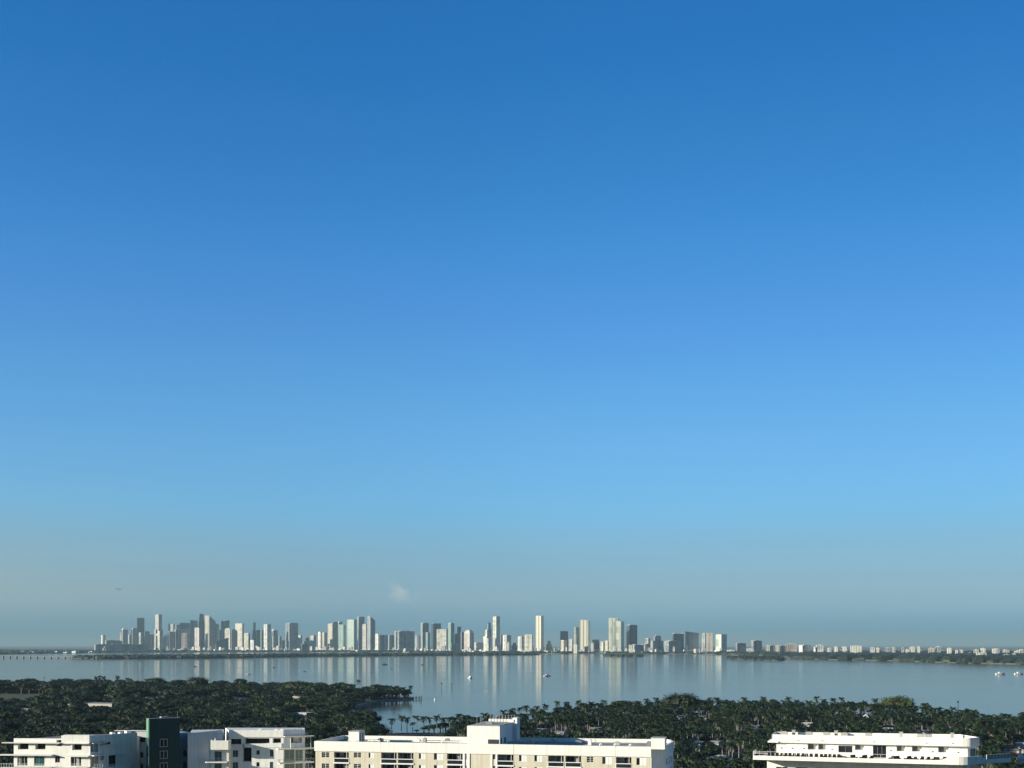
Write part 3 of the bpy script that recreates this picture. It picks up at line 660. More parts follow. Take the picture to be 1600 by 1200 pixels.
def broad(rs, h, rad, lobes, leaves, ls, flat=1.0):
    cr = []; tk = []
    zc = h-rad*flat*.92
    tk += q_cyl([0,0,0],[.1,.1,zc*.7], .5, .32, 6)
    cs = []
    for k in range(lobes):
        a = 2*math.pi*k*.618+rs.uniform(-.3,.3); rr = rad*math.sqrt((k+.4)/lobes)*.72
        lr = rad*rs.uniform(.30,.46)
        zz = zc+rad*flat*(.58*math.sqrt(max(0,1-(rr/rad)**2)))*rs.uniform(.75,1.1)-lr*.2
        cs.append((rr*math.cos(a), rr*math.sin(a), zz, lr))
        tk += q_cyl([.1,.1,zc*.6],[rr*math.cos(a)*.8, rr*math.sin(a)*.8, zz-.2], .22, .08, 4)
    for (x,y,z,lr) in cs:
        # inner mass: a rough low blob
        n = 5
        for i in range(n):
            for j in range(3):
                def P(i,j):
                    t = 2*math.pi*i/n; ph = -math.pi/2+math.pi*j/3
                    r = lr*.62*(1+.18*math.sin(i*2.3+j*1.7+x))
                    return np.array([x+r*math.cos(t)*math.cos(ph), y+r*math.sin(t)*math.cos(ph), z+r*.8*math.sin(ph)])
                cr.append([P(i,j),P((i+1)%n,j),P((i+1)%n,j+1),P(i,j+1)])
        for i in range(leaves):
            v = np.array([rs.gauss(0,1), rs.gauss(0,1), rs.gauss(0,1)+.35]); v /= np.linalg.norm(v)
            c = np.array([x,y,z])+v*lr*rs.uniform(.68,1.12)*np.array([1,1,.85])
            nrm = v*1.2+np.array([rs.gauss(0,.36),rs.gauss(0,.36),rs.gauss(0,.36)]); nrm /= np.linalg.norm(nrm)
            a = np.cross(nrm,[rs.random(),rs.random(),.2]); a /= np.linalg.norm(a); b = np.cross(nrm,a)
            s = ls*rs.uniform(.6,1.35); s2 = s*rs.uniform(.5,.9)
            cr.append([c-a*s-b*s2*.3, c-b*s2, c+a*s+b*s2*.2, c+b*s2])
    return cr, tk
def qmesh(name, quads, m):
    q = np.array(quads, dtype=np.float32); n = len(q); me = bpy.data.meshes.new(name)
    me.vertices.add(n*4); me.vertices.foreach_set('co', q.reshape(-1))
    me.loops.add(n*4); me.loops.foreach_set('vertex_index', np.arange(n*4, dtype=np.int32))
    me.polygons.add(n); me.polygons.foreach_set('loop_start', np.arange(0,n*4,4,dtype=np.int32)); me.polygons.foreach_set('loop_total', np.full(n,4,dtype=np.int32))
    me.materials.append(m); me.update(); me.validate(); return me
rs = random.Random(11)
PALM_HI = []; PALM_LO = []
for k in range(6):
    h = 12; c, t = palm(rs, h, 17, 7); PALM_HI.append((qmesh('crown', c, PALMLEAF), qmesh('trunk', t, TRUNK)))
for k in range(5):
    c, t = palm(rs, 12, 13, 4, False); PALM_LO.append((np.array(c,dtype=np.float32), np.array(t,dtype=np.float32)))
BR_HI = []; BR_LO = []
for k in range(6):
    c, t = broad(rs, 10, 5.4, 9, 110, .34, flat=[.8,1,.9,.7,1.1,.85][k]); BR_HI.append((qmesh('crown', c, LEAF), qmesh('trunk', t, BARK)))
for k in range(6):
    c, t = broad(rs, 10, 5.4, 8, 52, .46, flat=[.8,1,.9,.7,1.1,.85][k]); BR_LO.append((np.array(c,dtype=np.float32), np.array(t,dtype=np.float32)))

def roofline(px):
    """screen line below which the near buildings hide the land"""
    if 22 <= px <= 226: return 1150
    if 226 < px < 283: return 1124
    if 283 <= px <= 478: return 1143
    if 520 < px <= 724: return 1150
    if 493 < px <= 520: return 1156
    if 724 < px < 812: return 1133
    if 812 <= px <= 1050: return 1155
    if 1198 <= px <= 1530: return 1147
    if 1176 <= px <= 1198: return 1176
    if 1530 < px < 1560: return 1182
    return 1200
# houses first, so that trees keep off them and their sight line
HOUSES = [ # px, width px, y of roof, kind, distance, height, label
 (156,44,1098.5,'grey',1080,'long grey flat-roofed villa in the left wood, seen behind broad dark trees'),
 (229,12,1088.5,'white',1190,'small bright white house among trees above the dark green tower'),
 (248,8,1087,'grey',1260,'little grey gabled house just right of the small bright white house'),
 (20,10,1069.5,'white',1700,'white waterside house at the far left shore of the near island'),
 (373,22,1090.5,'white',1130,'white flat-roofed villa in the wood, nearly above the left building wing'),
 (374,12,1066.5,'white',1760,'tiny white house on the far shore below the speed boat'),
 (463,11,1088,'white',1170,'small pale house in the wood between the flat villa and the inlet'),
 (320,10,1102,'grey',960,'dull grey roof half hidden in trees right of the green tower'),
 (468,26,1113.5,'white',850,'low white house with long eaves among palms near the inlet'),
 (475,12,1123,'white',800,'second low white house among palms, just nearer than the long-eaved one'),
 (37,14,1107,'grey',960,'grey roof in the trees at the far left edge, nearer than the lawn'),
 (110,6,1100,'white',1080,'tiny white garden house beside the long grey villa'),
 (845,12,1139,'white',760,'white pitched roof low in the palm grove, just right of the penthouse'),
 (873,16,1143,'grey',735,'pale curved roof low in the palm grove above the apartment roof'),
 (930,10,1137,'white',770,'small white roof peeking out of the palm grove above the cream parapet'),
 (1062,8,1118,'white',890,'tiny white roof in the middle of the dense palm grove'),
 (1098,12,1119,'grey',880,'grey roof between pale trunks in the dense palm grove'),
 (1180,9,1134,'white',780,'small white roof in the grove left of the white modern block'),
 (1262,12,1129,'white',800,'bright white roof in the grove directly above the white modern block'),
 (1352,9,1116,'white',900,'narrow white house front in the grove under the domed tree'),
 (1388,12,1137,'white',760,'white house with dark openings behind the right end of the white modern block'),
 (1445,14,1141,'grey',745,'low grey house behind the right end of the white modern block'),
 (1547,24,1148,'tile',700,'house with an orange tiled hip roof beside the rounded corner of the white block'),
 (1583,20,1146.5,'grey',760,'long grey-roofed house at the right edge beside the canal'),
 (1594,10,1161,'white',690,'bright white canal house cut by the right edge'),
 (1128,42,1181,'blue',625,'villa with a large pale blue and white hip roof among near palms'),
 (1116,14,1158,'grey',700,'dark blue-grey roof between white palm trunks'),
 (1090,8,1159.5,'white',690,'small white garden roof between palm trunks near the pale blue villa'),
 (548,11,1108.5,'white',1160,'white boathouse on the inlet beside the moored boats'),
]
ROOFM = {'white': mat('roof_white', (.58,.57,.54), .8, .12, .5), 'grey': mat('roof_grey', (.22,.23,.25), .8, .2, .5), 'tile': mat('roof_tile', (.50,.29,.16), .85, .2, 1.2, .4), 'blue': mat('roof_blue', (.26,.36,.40), .7, .3, .15, c2=(.55,.56,.54))}
HWALL = mat('house_wall', (.42,.40,.36), .85, .08, .6)
HPOS = []
for hi_, (px, wpx, yr, kind, d, lab) in enumerate(HOUSES):
    hip = kind in ('tile','blue') or hi_ % 3 == 1 and kind != 'grey' and 'flat' not in lab
    zr0 = 7.0 if d < 900 else 7.8; d = (H-zr0)*F/(yr-HY); w = wpx/F*d; zr = zr0; c = at(px, d); dep = min(12, max(6, w*.8)); rt = rng.uniform(.1,.5)
    hgt = zr-1.5; he = hgt-.5 if not hip else hgt-2.2
    root = empty('house', (c.x, c.y, 1.5), lab, 'house')
    fc = Fac((c.x-w/2*math.cos(rt), c.y+w/2*math.sin(rt)), (c.x+w/2*math.cos(rt), c.y-w/2*math.sin(rt)))
    m = MB(); m.prism([fc.xy(0), fc.xy(fc.L), fc.xy(fc.L,-dep), fc.xy(0,-dep)], 1.5, 1.5+he); m.build('wall', HWALL, root)
    m = MB(); e = .6; pts = [fc.xy(-e,e), fc.xy(fc.L+e,e), fc.xy(fc.L+e,-dep-e), fc.xy(-e,-dep-e)]
    if hip:
        rl = min(fc.L,dep)*.45; a = fc.P(rl, zr, -dep/2); b = fc.P(fc.L-rl, zr, -dep/2); z = 1.5+he
        P = [(p[0],p[1],z) for p in pts]
        m.quad(P[0],P[1],b,a); m.quad(P[1],P[2],b,b); m.quad(P[2],P[3],a,b); m.quad(P[3],P[0],a,a); m.quad(P[3],P[2],P[1],P[0])
    else: m.prism(pts, 1.5+he, 1.5+he+.5)
    m.build('roof', ROOFM[kind], root)
    n = max(1, int(fc.L/4))
    for i in range(n):
        u = fc.L*(i+.5)/n
        if i == n//2: m = MB(); fc.box(m, u-.6, u+.6, 1.5, 3.8, .01, .06); m.build('door', DARKTRIM, root)
        else:
            m = MB(); fc.box(m, u-1, u+1, 2.4, 3.9, .01, .06); m.build('window', PANE, root)
    HPOS.append((c.x, c.y, max(w,dep)/2+4, px, wpx/2+2, d))

def blocked(X, Y, top):
    px = 800+F*X/Y
    for (hx,hy,r,hpx,hw,hd) in HPOS:
        if (X-hx)**2+(Y-hy-4)**2 < (r+1)**2: return True
        if hpx < 1540 and abs(px-hpx) < hw+6500/Y and Y < hd and Y > hd-(top-5.2)/48*hd*.8: return True
    for L in LAWNS:
        if inside((X,Y), L): return True
    return False
cand = []
def rightside(X, Y):
    px = 800+F*X/Y
    return px > 590 or (px > 430 and Y < 800)
# jittered grid over the visible wedge
step = 8.2
Y = 470.0
while Y < 1900:
    X = -.47*Y
    while X < .47*Y:
        x = X+rng.uniform(-3.6,3.6); y = Y+rng.uniform(-3.6,3.6); X += step
        px = 800+F*x/y
        if not inside((x,y), SHORE) or not inside((x-3,y+4), SHORE) or not inside((x+3,y-4), SHORE): continue
        right = px > 600 or y < 640
        clump = math.sin(x*.021+2)*math.cos(y*.017)+math.sin(x*.05+y*.03)*.5
        if right: pp = .70+.2*clump
        else: pp = .08+.12*clump if y > 1000 else .24+.2*clump
        isp = rng.random() < pp
        if right and y > 1010: isp = rng.random() < .85
        if not isp and rng.random() < .42 and right: continue
        if not isp and not right and rng.random() < .40: continue
        h = rng.uniform(9.5,13.5) if isp else rng.uniform(5.2, 8.2) if right else (4.8+4.4*(.5+.5*math.sin(x*.041+1)*math.cos(y*.029))+rng.uniform(-1.2,3.2))
        if isp and not right: h = rng.uniform(9,12)
        if not isp and not right and rng.random() < .2+.15*math.sin(x*.013+y*.01): h = rng.uniform(12,15.5) if y > 1250 else rng.uniform(10,13)
        if right and not isp and rng.random() < .12: h = rng.uniform(9,11)
        top = HY+(H-1.5-h)/y*F
        if top > roofline(px)+10 or px < -110 or px > 1710: continue
        if blocked(x, y, h): continue
        cand.append([x,y,h,isp,px,top,'w'])
    Y += step
# named extras: the row before the inlet, skyline palms, the two big domes
extras = []
rowp = [(612,846,10.4),(627,848,12.2),(636,850,11),(651,846,12),(663,852,11.5),(671,850,11.0),(683,849,12.3),(692,853,10.6),(703,848,11.8),(711,852,10.4),(718,849,13.4),(728,851,12.4),(734,854,11.4),(741,850,11.0),(748,853,11.6),(757,851,13.6),(763,856,11.9),(645,860,7)]
for (px,d,h) in rowp: extras.append([*W2(px,d),h,True,px,HY+(H-1.5-h)/d*F,'row'])
skyp = [(786,905,13),(800,930,13.5),(812,950,12.6),(822,955,14),(838,962,13.2),(851,968,14.2),(871,1000,15.2),(885,1004,15),(903,1006,15.3),(922,1012,14.3),(944,1030,14.8),(1026,1062,15.5),(1108,1074,15.6),(1120,1070,15.0),(1162,1076,15.2),(1193,1078,15.6),(1232,1080,15.2),(1275,1075,16),(1302,1070,15.2),(1316,1065,15.2),(1369,1052,15.2),(1010,1060,14.6)]
for (px,d,h) in skyp: extras.append([*W2(px,d),h,True,px,HY+(H-1.5-h)/d*F,'sky'])
for (px,py) in ((150,1056.5),(156,1055.5),(163,1056),(27,1062),(52,1060),(183,1055),(199,1059),(205,1060),(335,1064),(560,1062),(83,1061)): extras.append([*W2(px,1600),58.5-(py-1008)/2000*1600,True,px,py,'w'])
for (px,d,h) in ((1534,668,8.5),(1541,676,8),(1549,664,7.5),(1558,690,9),(1556,666,7.5),(1569,735,8.5),(1578,742,8),(1588,738,7.5),(1564,760,9.5)): extras.append([*W2(px,d),h,False,px,HY+(H-1.5-h)/d*F,'w'])
RIGHTP = [(1502,900,11.5),(1514,880,11),(1524,878,12),(1536,868,12.3),(1541,862,10),(1566,800,9),(1573,815,10.4),(1581,830,12.4),(1589,840,12),(1597,835,11.6)]
for (px,d,h) in RIGHTP: extras.append([*W2(px,d),h,True,px,HY+(H-1.5-h)/d*F,'w'])
for k in range(60):   # big crowns along the far edge of the left island
    px = -20+k*9.6+rng.uniform(-4,4); dd = 1640-max(0,px-300)*.42+rng.uniform(-60,0); hh = 9.5+4.5*rng.random()**1.3
    if inside(W2(px,dd), SHORE) and not any(inside(W2(px,dd),q) for q in LAWNS): extras.append([*W2(px,dd),hh,False,px,HY+(H-1.5-hh)/dd*F,'w'])
for k in range(64):
    px = rng.uniform(556,640); t = (px-556)/84; dd = 1315+t*98+rng.uniform(0,1)*(85*(1-t)+6); hh = rng.uniform(8,11.5)*(1-.15*t)
    if inside(W2(px,dd), SHORE): extras.append([*W2(px,dd),hh,rng.random()<.2+.6*t,px,HY+(H-1.5-hh)/dd*F,'w'])
cand = [c for c in cand if not (590 < c[4] < 702 and c[1] < 870 and c[5] < 1149)]
cand = [c for c in cand if not (590 < c[4] < 768 and 835 < c[1] < 1150)]
for q in [(600,840,3.5),(606,842,3),(651,846,3),(662,850,4.5),(670,852,5.5),(678,854,6),(688,854,6.5),(696,855,7),(707,856,7),(722,856,7.5),(733,857,8),(744,858,8),(752,858,8),(764,860,8),(775,868,8.5),(785,880,8)]:
    extras.append([*W2(q[0],q[1]),q[2],False,q[0],HY+(H-1.5-q[2])/q[1]*F,'w'])
def individual(x,y,h,isp,idx,label,group,sxy=1.0,mt=None):
    nm, cat = ('palm_tree','palm tree') if isp else ('leafy_tree','tree')
    r = empty(nm, (x,y,1.5), label, cat, group); s = h/12.0 if isp else h/10.0
    r.rotation_euler = (0,0,rng.uniform(0,6.283)); r.scale = ((sxy*(.94+.1*rng.random()) if isp else s*sxy*rng.uniform(.95,1.55)),)*2+(s,)
    c, t = (PALM_HI if isp else BR_HI)[idx % 6]
    for me, n in ((c,'crown'),(t,'trunk')):
        o = bpy.data.objects.new(n, me); col.objects.link(o); o.parent = r
    return r
i = 0
extras_row = sorted([e for e in extras if e[6]=='row'], key=lambda e:e[4])
for k, e in enumerate(extras_row):
    individual(*e[:4], k, 'palm in the sparse row on the bank before the inlet, number %d from left' % (k+1), 'palms in a row before the inlet')
extras_sky = sorted([e for e in extras if e[6]=='sky'], key=lambda e:e[4])
for k, e in enumerate(extras_sky):
    individual(*e[:4], k+2, 'tall palm rising above the right-hand grove against water, number %d rightward' % (k+1), 'tall palms above the grove edge')
# big domed banyans: a lot more leaves, own meshes
for (px,d,rad,h,lab,k) in ((1065,1040,17.5,21.0,'very broad dark domed tree standing above the middle of the palm grove',0),(1402,1035,15.5,18.6,'broad yellow-green domed tree at the right end of the palm grove',1),
        (970,1040,8,14.8,'smaller round dark tree at the grove edge, left of the very broad dome',2),(92,1480,14,(60-1.5-(1064.5-1008)/2000*1480),'wide dark banyan with a low round crown beside the open lawn',3),
        (309,1590,16,(58.5-(1055.3-1008)/2000*1590),'wide domed tree on the left island skyline, above the right half of the green tower',4),(244,1610,13,(58.5-(1057-1008)/2000*1610),'round tree on the left island skyline, above the left edge of the green tower',5),
        (376,1570,9,(58.5-(1058.5-1008)/2000*1570),'small dark domed tree on the left island skyline behind a tiny white house',6),(465,1480,15,(58.5-(1063-1008)/2000*1480),'broad dark tree on the left island skyline before the water narrows',7),(125,1600,13,(58.5-(1059.5-1008)/2000*1600),'round dark tree on the left island skyline behind the wide banyan',8),
        (555,1370,12,13.0,'dark round tree low at the back of the inlet',9)):
    rsk = random.Random(100+k); m2 = LEAF
    if k == 1: m2 = foliage('dome_leaf', (.025,.042,.012), (.05,.066,.018), (.085,.10,.024), .09)
    c, t = broad(rsk, h, rad, 26, 120, .5, flat=min(1.05, .70*h/rad))
    x,y = W2(px,d); r = empty('broad_crowned_tree', (x,y,1.5), lab, 'tree')
    for q, n, mm in ((c,'crown',m2),(t,'trunk',BARK)):
        o = bpy.data.objects.new(n, qmesh(n, q, mm)); col.objects.link(o); o.parent = r
cand = [c for c in cand if math.hypot(c[0]-W2(1065,1040)[0], c[1]-1040) > 12 and math.hypot(c[0]-W2(1402,1035)[0], c[1]-1035) > 11]
cand += [e for e in extras if e[6]=='w']
for c in cand:   # how large each shows in the photo
    c.append((min(roofline(c[4]), HY+(H-1.5)/c[1]*F)-c[5])/1.0 if 0 < c[4] < 1600 else 0)
for isp, nmax in ((True, 260), (False, 285)):
    L = sorted([c for c in cand if c[3] == isp], key=lambda c: -c[7]*(1000/c[1]))
    for k, c in enumerate(L[:nmax]):
        rt = c[4] > 600
        if isp: lab, gr = ('tall palm with pale trunk among near palms of the right-hand grove','near palms of the right-hand grove') if rt else ('palm standing among the dark trees of the left-hand wood','palms in the left-hand wood')
        else: lab, gr = ('low dark leafy tree under the palms of the right-hand grove','leafy trees under the right-hand palms') if rt else ('dark leafy tree in the near part of the left-hand wood','leafy trees in the left-hand wood')
        individual(c[0],c[1],c[2],isp,k,lab,gr, 1.0 if isp else 1.0)
    rest = L[nmax:]
    Q = []; T = []
    for c in rest:
        cr, tk = (PALM_LO if isp else BR_LO)[rng.randrange(5)]
        a = rng.uniform(0,6.283); s = c[2]/(12.0 if isp else 10.0); ca, sa = math.cos(a), math.sin(a)
        M = np.array([[ca,-sa,0],[sa,ca,0],[0,0,1]],dtype=np.float32)
        sx = 1.0 if isp else s*rng.uniform(1.0,1.75); S = np.array([sx,sx,s],dtype=np.float32); off = np.array([c[0],c[1],1.5],dtype=np.float32)
        Q.append((cr*S)@M.T+off); T.append((tk*S)@M.T+off)
    root = empty('palm_grove' if isp else 'wood', (0,0,0), 'dense mass of smaller palms filling the farther parts of the islands' if isp else 'dense mass of leafy trees filling the farther parts of the islands', 'palm grove' if isp else 'wood')
    root['kind'] = 'stuff'
    for q, n, mm in ((np.concatenate(Q),'crowns',PALMLEAF if isp else LEAF),(np.concatenate(T),'trunks',TRUNK if isp else BARK)):
        o = bpy.data.objects.new(n, qmesh(n, q, mm)); col.objects.link(o); o.parent = root; o['kind'] = 'stuff'
    print('trees', isp, len(L))
# ------------------------------------------------------------------ water and far land
wm = bpy.data.materials.new('bay_water'); wm.use_nodes = True; nt = wm.node_tree; N = nt.nodes; L = nt.links
b = N['Principled BSDF']; b.inputs['Base Color'].default_value = (.02,.035,.034,1); b.inputs['IOR'].default_value = 1.27; b.inputs['Roughness'].default_value = .1
g = N.new('ShaderNodeNewGeometry'); mp = N.new('ShaderNodeMapping'); mp.inputs['Scale'].default_value = (.0007,.0028,1); n = N.new('ShaderNodeTexNoise'); n.inputs['Scale'].default_value = 1; n.inputs['Detail'].default_value = 4
L.new(g.outputs['Position'], mp.inputs['Vector']); L.new(mp.outputs['Vector'], n.inputs['Vector'])
mr = N.new('ShaderNodeMapRange'); mr.inputs['From Min'].default_value = .3; mr.inputs['From Max'].default_value = .7; mr.inputs['To Min'].default_value = .088; mr.inputs['To Max'].default_value = .105
L.new(n.outputs['Fac'], mr.inputs['Value']); L.new(mr.outputs['Result'], b.inputs['Roughness'])
bp = N.new('ShaderNodeBump'); bp.inputs['Strength'].default_value = .12; bp.inputs['Distance'].default_value = .02
n2 = N.new('ShaderNodeTexNoise'); n2.inputs['Scale'].default_value = .8; n2.inputs['Detail'].default_value = 3; L.new(g.outputs['Position'], n2.inputs['Vector'])
L.new(n2.outputs['Fac'], bp.inputs['Height']); L.new(bp.outputs['Normal'], b.inputs['Normal'])
df = N.new('ShaderNodeBsdfDiffuse'); df.inputs['Color'].default_value = (.30,.27,.13,1); ms = N.new('ShaderNodeMixShader'); ms.inputs[0].default_value = .12   # silt in the water
L.new(b.outputs[0], ms.inputs[1]); L.new(df.outputs[0], ms.inputs[2]); L.new(ms.outputs[0], N['Material Output'].inputs['Surface'])
FAR = 110000
m = MB(); m.quad((-FAR,-3000,0),(FAR,-3000,0),(FAR,FAR,0),(-FAR,FAR,0)); tag(m.build('water', wm), kind='structure')
FGR = mat('far_ground', (.055,.07,.05), .95, .3, .002, 0, c2=(.12,.125,.11))
FGR2 = mat('port_ground', (.12,.14,.14), .9, .3, .003, 0, c2=(.20,.21,.20))
def land(pts, z, m_, nm): mb = MB(); mb.prism(pts, -2, z); return tag(mb.build(nm, m_), kind='structure')
main = [W2(-900,8300),W2(0,8300),W2(60,8900),W2(150,9800),W2(300,10600),W2(470,10600),W2(560,10400),W2(640,10000),W2(720,9500),W2(800,9200),W2(900,8700),W2(1000,8500),W2(1100,8350),W2(1135,8000),W2(1150,7400),W2(1190,6600),W2(1230,5800),
    W2(1300,5200),W2(1400,4850),W2(1500,4250),W2(1600,3950),W2(1750,3600),W2(2400,3300),(90000,20000),(100000,100000),(-100000,100000),(-100000,30000)]
land(main, 3, FGR, 'mainland')
strip = [W2(108,5650),W2(160,5480),W2(300,5700),W2(400,6100),W2(485,6650),W2(490,6700),W2(600,7000),W2(700,7400),W2(830,7700),W2(845,7900),W2(700,7850),W2(560,7400),W2(440,6900),W2(300,6300),W2(170,6050)]
land(strip, 2, FGR, 'causeway_island')
isl1 = [W2(942,6900),W2(960,6600),W2(1000,6550),W2(1004,6750),W2(975,7000)]; land(isl1, 1.5, FGR, 'small_island')
isl2 = [W2(1136,5700),W2(1150,5250),W2(1215,5000),W2(1225,5080),W2(1215,5500),W2(1160,5800)]; land(isl2, 1.5, FGR, 'small_island')
# far canopy: lumpy leaf masses
def blobs(nm, pts, label, cat):
    Q = []
    for (x,y,z,r,h) in pts:
        n = 7; a0 = rng.uniform(0,6); rj = [rng.uniform(.75,1.25) for _ in range(n)]; rk = [rng.uniform(.7,1.25) for _ in range(n)]
        tp = np.array([x+rng.uniform(-.2,.2)*r, y, z+h*rng.uniform(.9,1.1)])
        def P(i, lev):
            i %= n; t = a0+2*math.pi*i/n
            rr = (r*rj[i], r*1.05*rk[i], r*.6*rj[i])[lev]; zz = (0, h*.5, h*.86)[lev]
            return np.array([x+rr*math.cos(t), y+rr*math.sin(t), z+zz*(1 if lev == 0 else .8+.4*rk[(i*3)%n]/1.1)])
        for i in range(n):
            Q.append([P(i,0),P(i+1,0),P(i+1,1),P(i,1)]); Q.append([P(i,1),P(i+1,1),P(i+1,2),P(i,2)]); Q.append([P(i,2),P(i+1,2),tp,tp+np.array([0.05,0,0])])
    o = bpy.data.objects.new(nm, qmesh(nm, Q, FARLEAF)); col.objects.link(o); return tag(o, label, cat, kind='stuff')
pts = []
def fill(poly, y0, y1, x0px, x1px, st, r, h, dens=1.0, grow=0):
    y = y0
    while y < y1:
        s = st*(1+grow*(y-y0)/y0); x = (x0px-800)/F*y
        while x < (x1px-800)/F*y:
            p = (x+rng.uniform(-.5,.5)*s, y+rng.uniform(-.5,.5)*s); x += s
            if rng.random() < dens and inside(p, poly):
                q = s/st; pts.append((p[0],p[1],1.5,r*q*rng.uniform(.8,1.4),h*rng.uniform(.55,1.25)))
        y += s*1.2
fill(main, 3500, 9500, 1130, 1900, 26, 17, 16.5, .9, 1.2)
blobs('far_wood', pts, 'far shore woodland covering the low coast to the right of the skyline', 'wood'); pts = []
fill(strip, 5400, 7950, 100, 850, 21, 13, 12, .92)
blobs('island_wood', pts, 'dark tree belt on the long low causeway island before the skyline', 'wood'); pts = []
fill(isl1, 6500, 7050, 930, 1010, 18, 12, 9, 1)
blobs('island_wood', pts, 'low mangrove trees on the small dark island under the two big cream towers', 'wood'); pts = []
fill(isl2, 4950, 5850, 1130, 1230, 17, 11, 10, 1)
blobs('island_wood', pts, 'trees on the small bushy island off the right-hand far shore', 'wood'); pts = []
fill(main, 8200, 13500, -60, 1140, 60, 28, 12, .5, .5)
fill(main, 8000, 9400, -60, 640, 40, 20, 12, .5, .2)
blobs('city_trees', pts, 'street trees and park woods around the feet of the far skyline towers', 'wood'); pts = []

# ------------------------------------------------------------------ skyline
ST = {
 'white': facade('skin_white', (.76,.73,.64), (.16,.19,.21), 13, .42, 3.6, .7, .46),
 'cream': facade('skin_cream', (.80,.76,.64), (.22,.23,.20), 14, .38, 3.6, .7, .44),
 'tan':   facade('skin_tan', (.56,.51,.42), (.16,.14,.12), 13, .4, 3.6, .7, .42),
 'pink':  facade('skin_pink', (.50,.44,.39), (.16,.13,.12), 13, .4, 3.6, .7, .42),
 'grey':  facade('skin_grey', (.40,.41,.41), (.06,.08,.10), 13, .5, 3.6, .7, .42),
 'dark':  facade('skin_dark', (.13,.15,.18), (.03,.045,.06), 11, .7, 3.6, .8, .45, .3),
 'blue':  facade('skin_blue', (.12,.19,.26), (.04,.07,.11), 11, .7, 3.6, .8, .4, .25),
 'teal':  facade('skin_teal', (.36,.46,.38), (.07,.14,.13), 12, .6, 3.6, .7, .3, .3),
 'lattice': facade('skin_lattice', (.74,.74,.60), (.13,.19,.15), 12, .5, 10, .5, .5),
 'stripe': facade('skin_stripe', (.78,.73,.58), (.22,.20,.15), 26, .32, 400, .97, .12),
}
RCAP = mat('tower_roof', (.55,.54,.52), .9, .2, .02); RDARK = mat('tower_roof_dark', (.09,.10,.11), .9, .2, .02)
POD = mat('podium_wall', (.62,.59,.53), .85, .2, .01)
def dist(px, lay):
    if px < 480: d = 13200
    elif px < 840: d = 13200-(px-480)/360*2900
    elif px < 1140: d = 10300-(px-840)/300*900
    else: d = 8000
    return d*(1+.045*lay)
def footprint(x0, xc, x1, d):
    """plan of a block whose near corner is seen at xc"""
    C = at(xc, d); wl = max(.02, (xc-x0)/F*d); ws = max(.02, (x1-xc)/F*d)
    phi = math.atan2(C.x, d)
    if x1-xc < .6:   # only the front shows
        al = -phi; Wd = wl; De = min(wl, 45); 
        r = (math.cos(al), -math.sin(al)); L_ = (-math.cos(al)*wl, 0)
        return [(C.x-wl, C.y), (C.x, C.y), (C.x+De*phi*.9, C.y+De), (C.x-wl+De*phi*.9, C.y+De)]
    if xc-x0 < .6:
        De = min(ws, 45); th = .45   # whole face turned away from the sun
        dx = ws/(1-math.tan(phi)*th*1.0) if True else ws
        q = Fac((C.x,C.y),(C.x+ws*1.0, C.y+ws*th)); n = q.n
        return [(C.x,C.y), (C.x+ws, C.y+ws*th), (C.x+ws-n.x*De*.6, C.y+ws*th-n.y*De), (C.x-n.x*De*.6, C.y-n.y*De)]
    be = min(1.25, max(.22, math.atan2(ws, wl)))   # turn of the plan as seen from the camera
    t = be-phi                                     # plan rotation in the world
    t = min(1.18, max(.10, t))
    # left face runs back-left along (-cos t, sin t); right face back-right along (sin t, cos t)
    kx0 = (x0-800)/F; a = (C.x-kx0*C.y)/(math.cos(t)+kx0*math.sin(t))
    kx1 = (x1-800)/F; den = (math.sin(t)-kx1*math.cos(t)); bb = (kx1*C.y-C.x)/den if den > .05 else ws/.3
    bb = min(bb, 4*max(a,30)); 
    l = (C.x-math.cos(t)*a, C.y+math.sin(t)*a); r = (C.x+math.sin(t)*bb, C.y+math.cos(t)*bb)
    return [l, (C.x,C.y), r, (l[0]+r[0]-C.x, l[1]+r[1]-C.y)]
def inset(fp, k, dx=0, dy=0):
    cx = sum(p[0] for p in fp)/len(fp)+dx; cy = sum(p[1] for p in fp)/len(fp)+dy
    return [(cx+(p[0]-cx)*k, cy+(p[1]-cy)*k) for p in fp]
ALLT = []
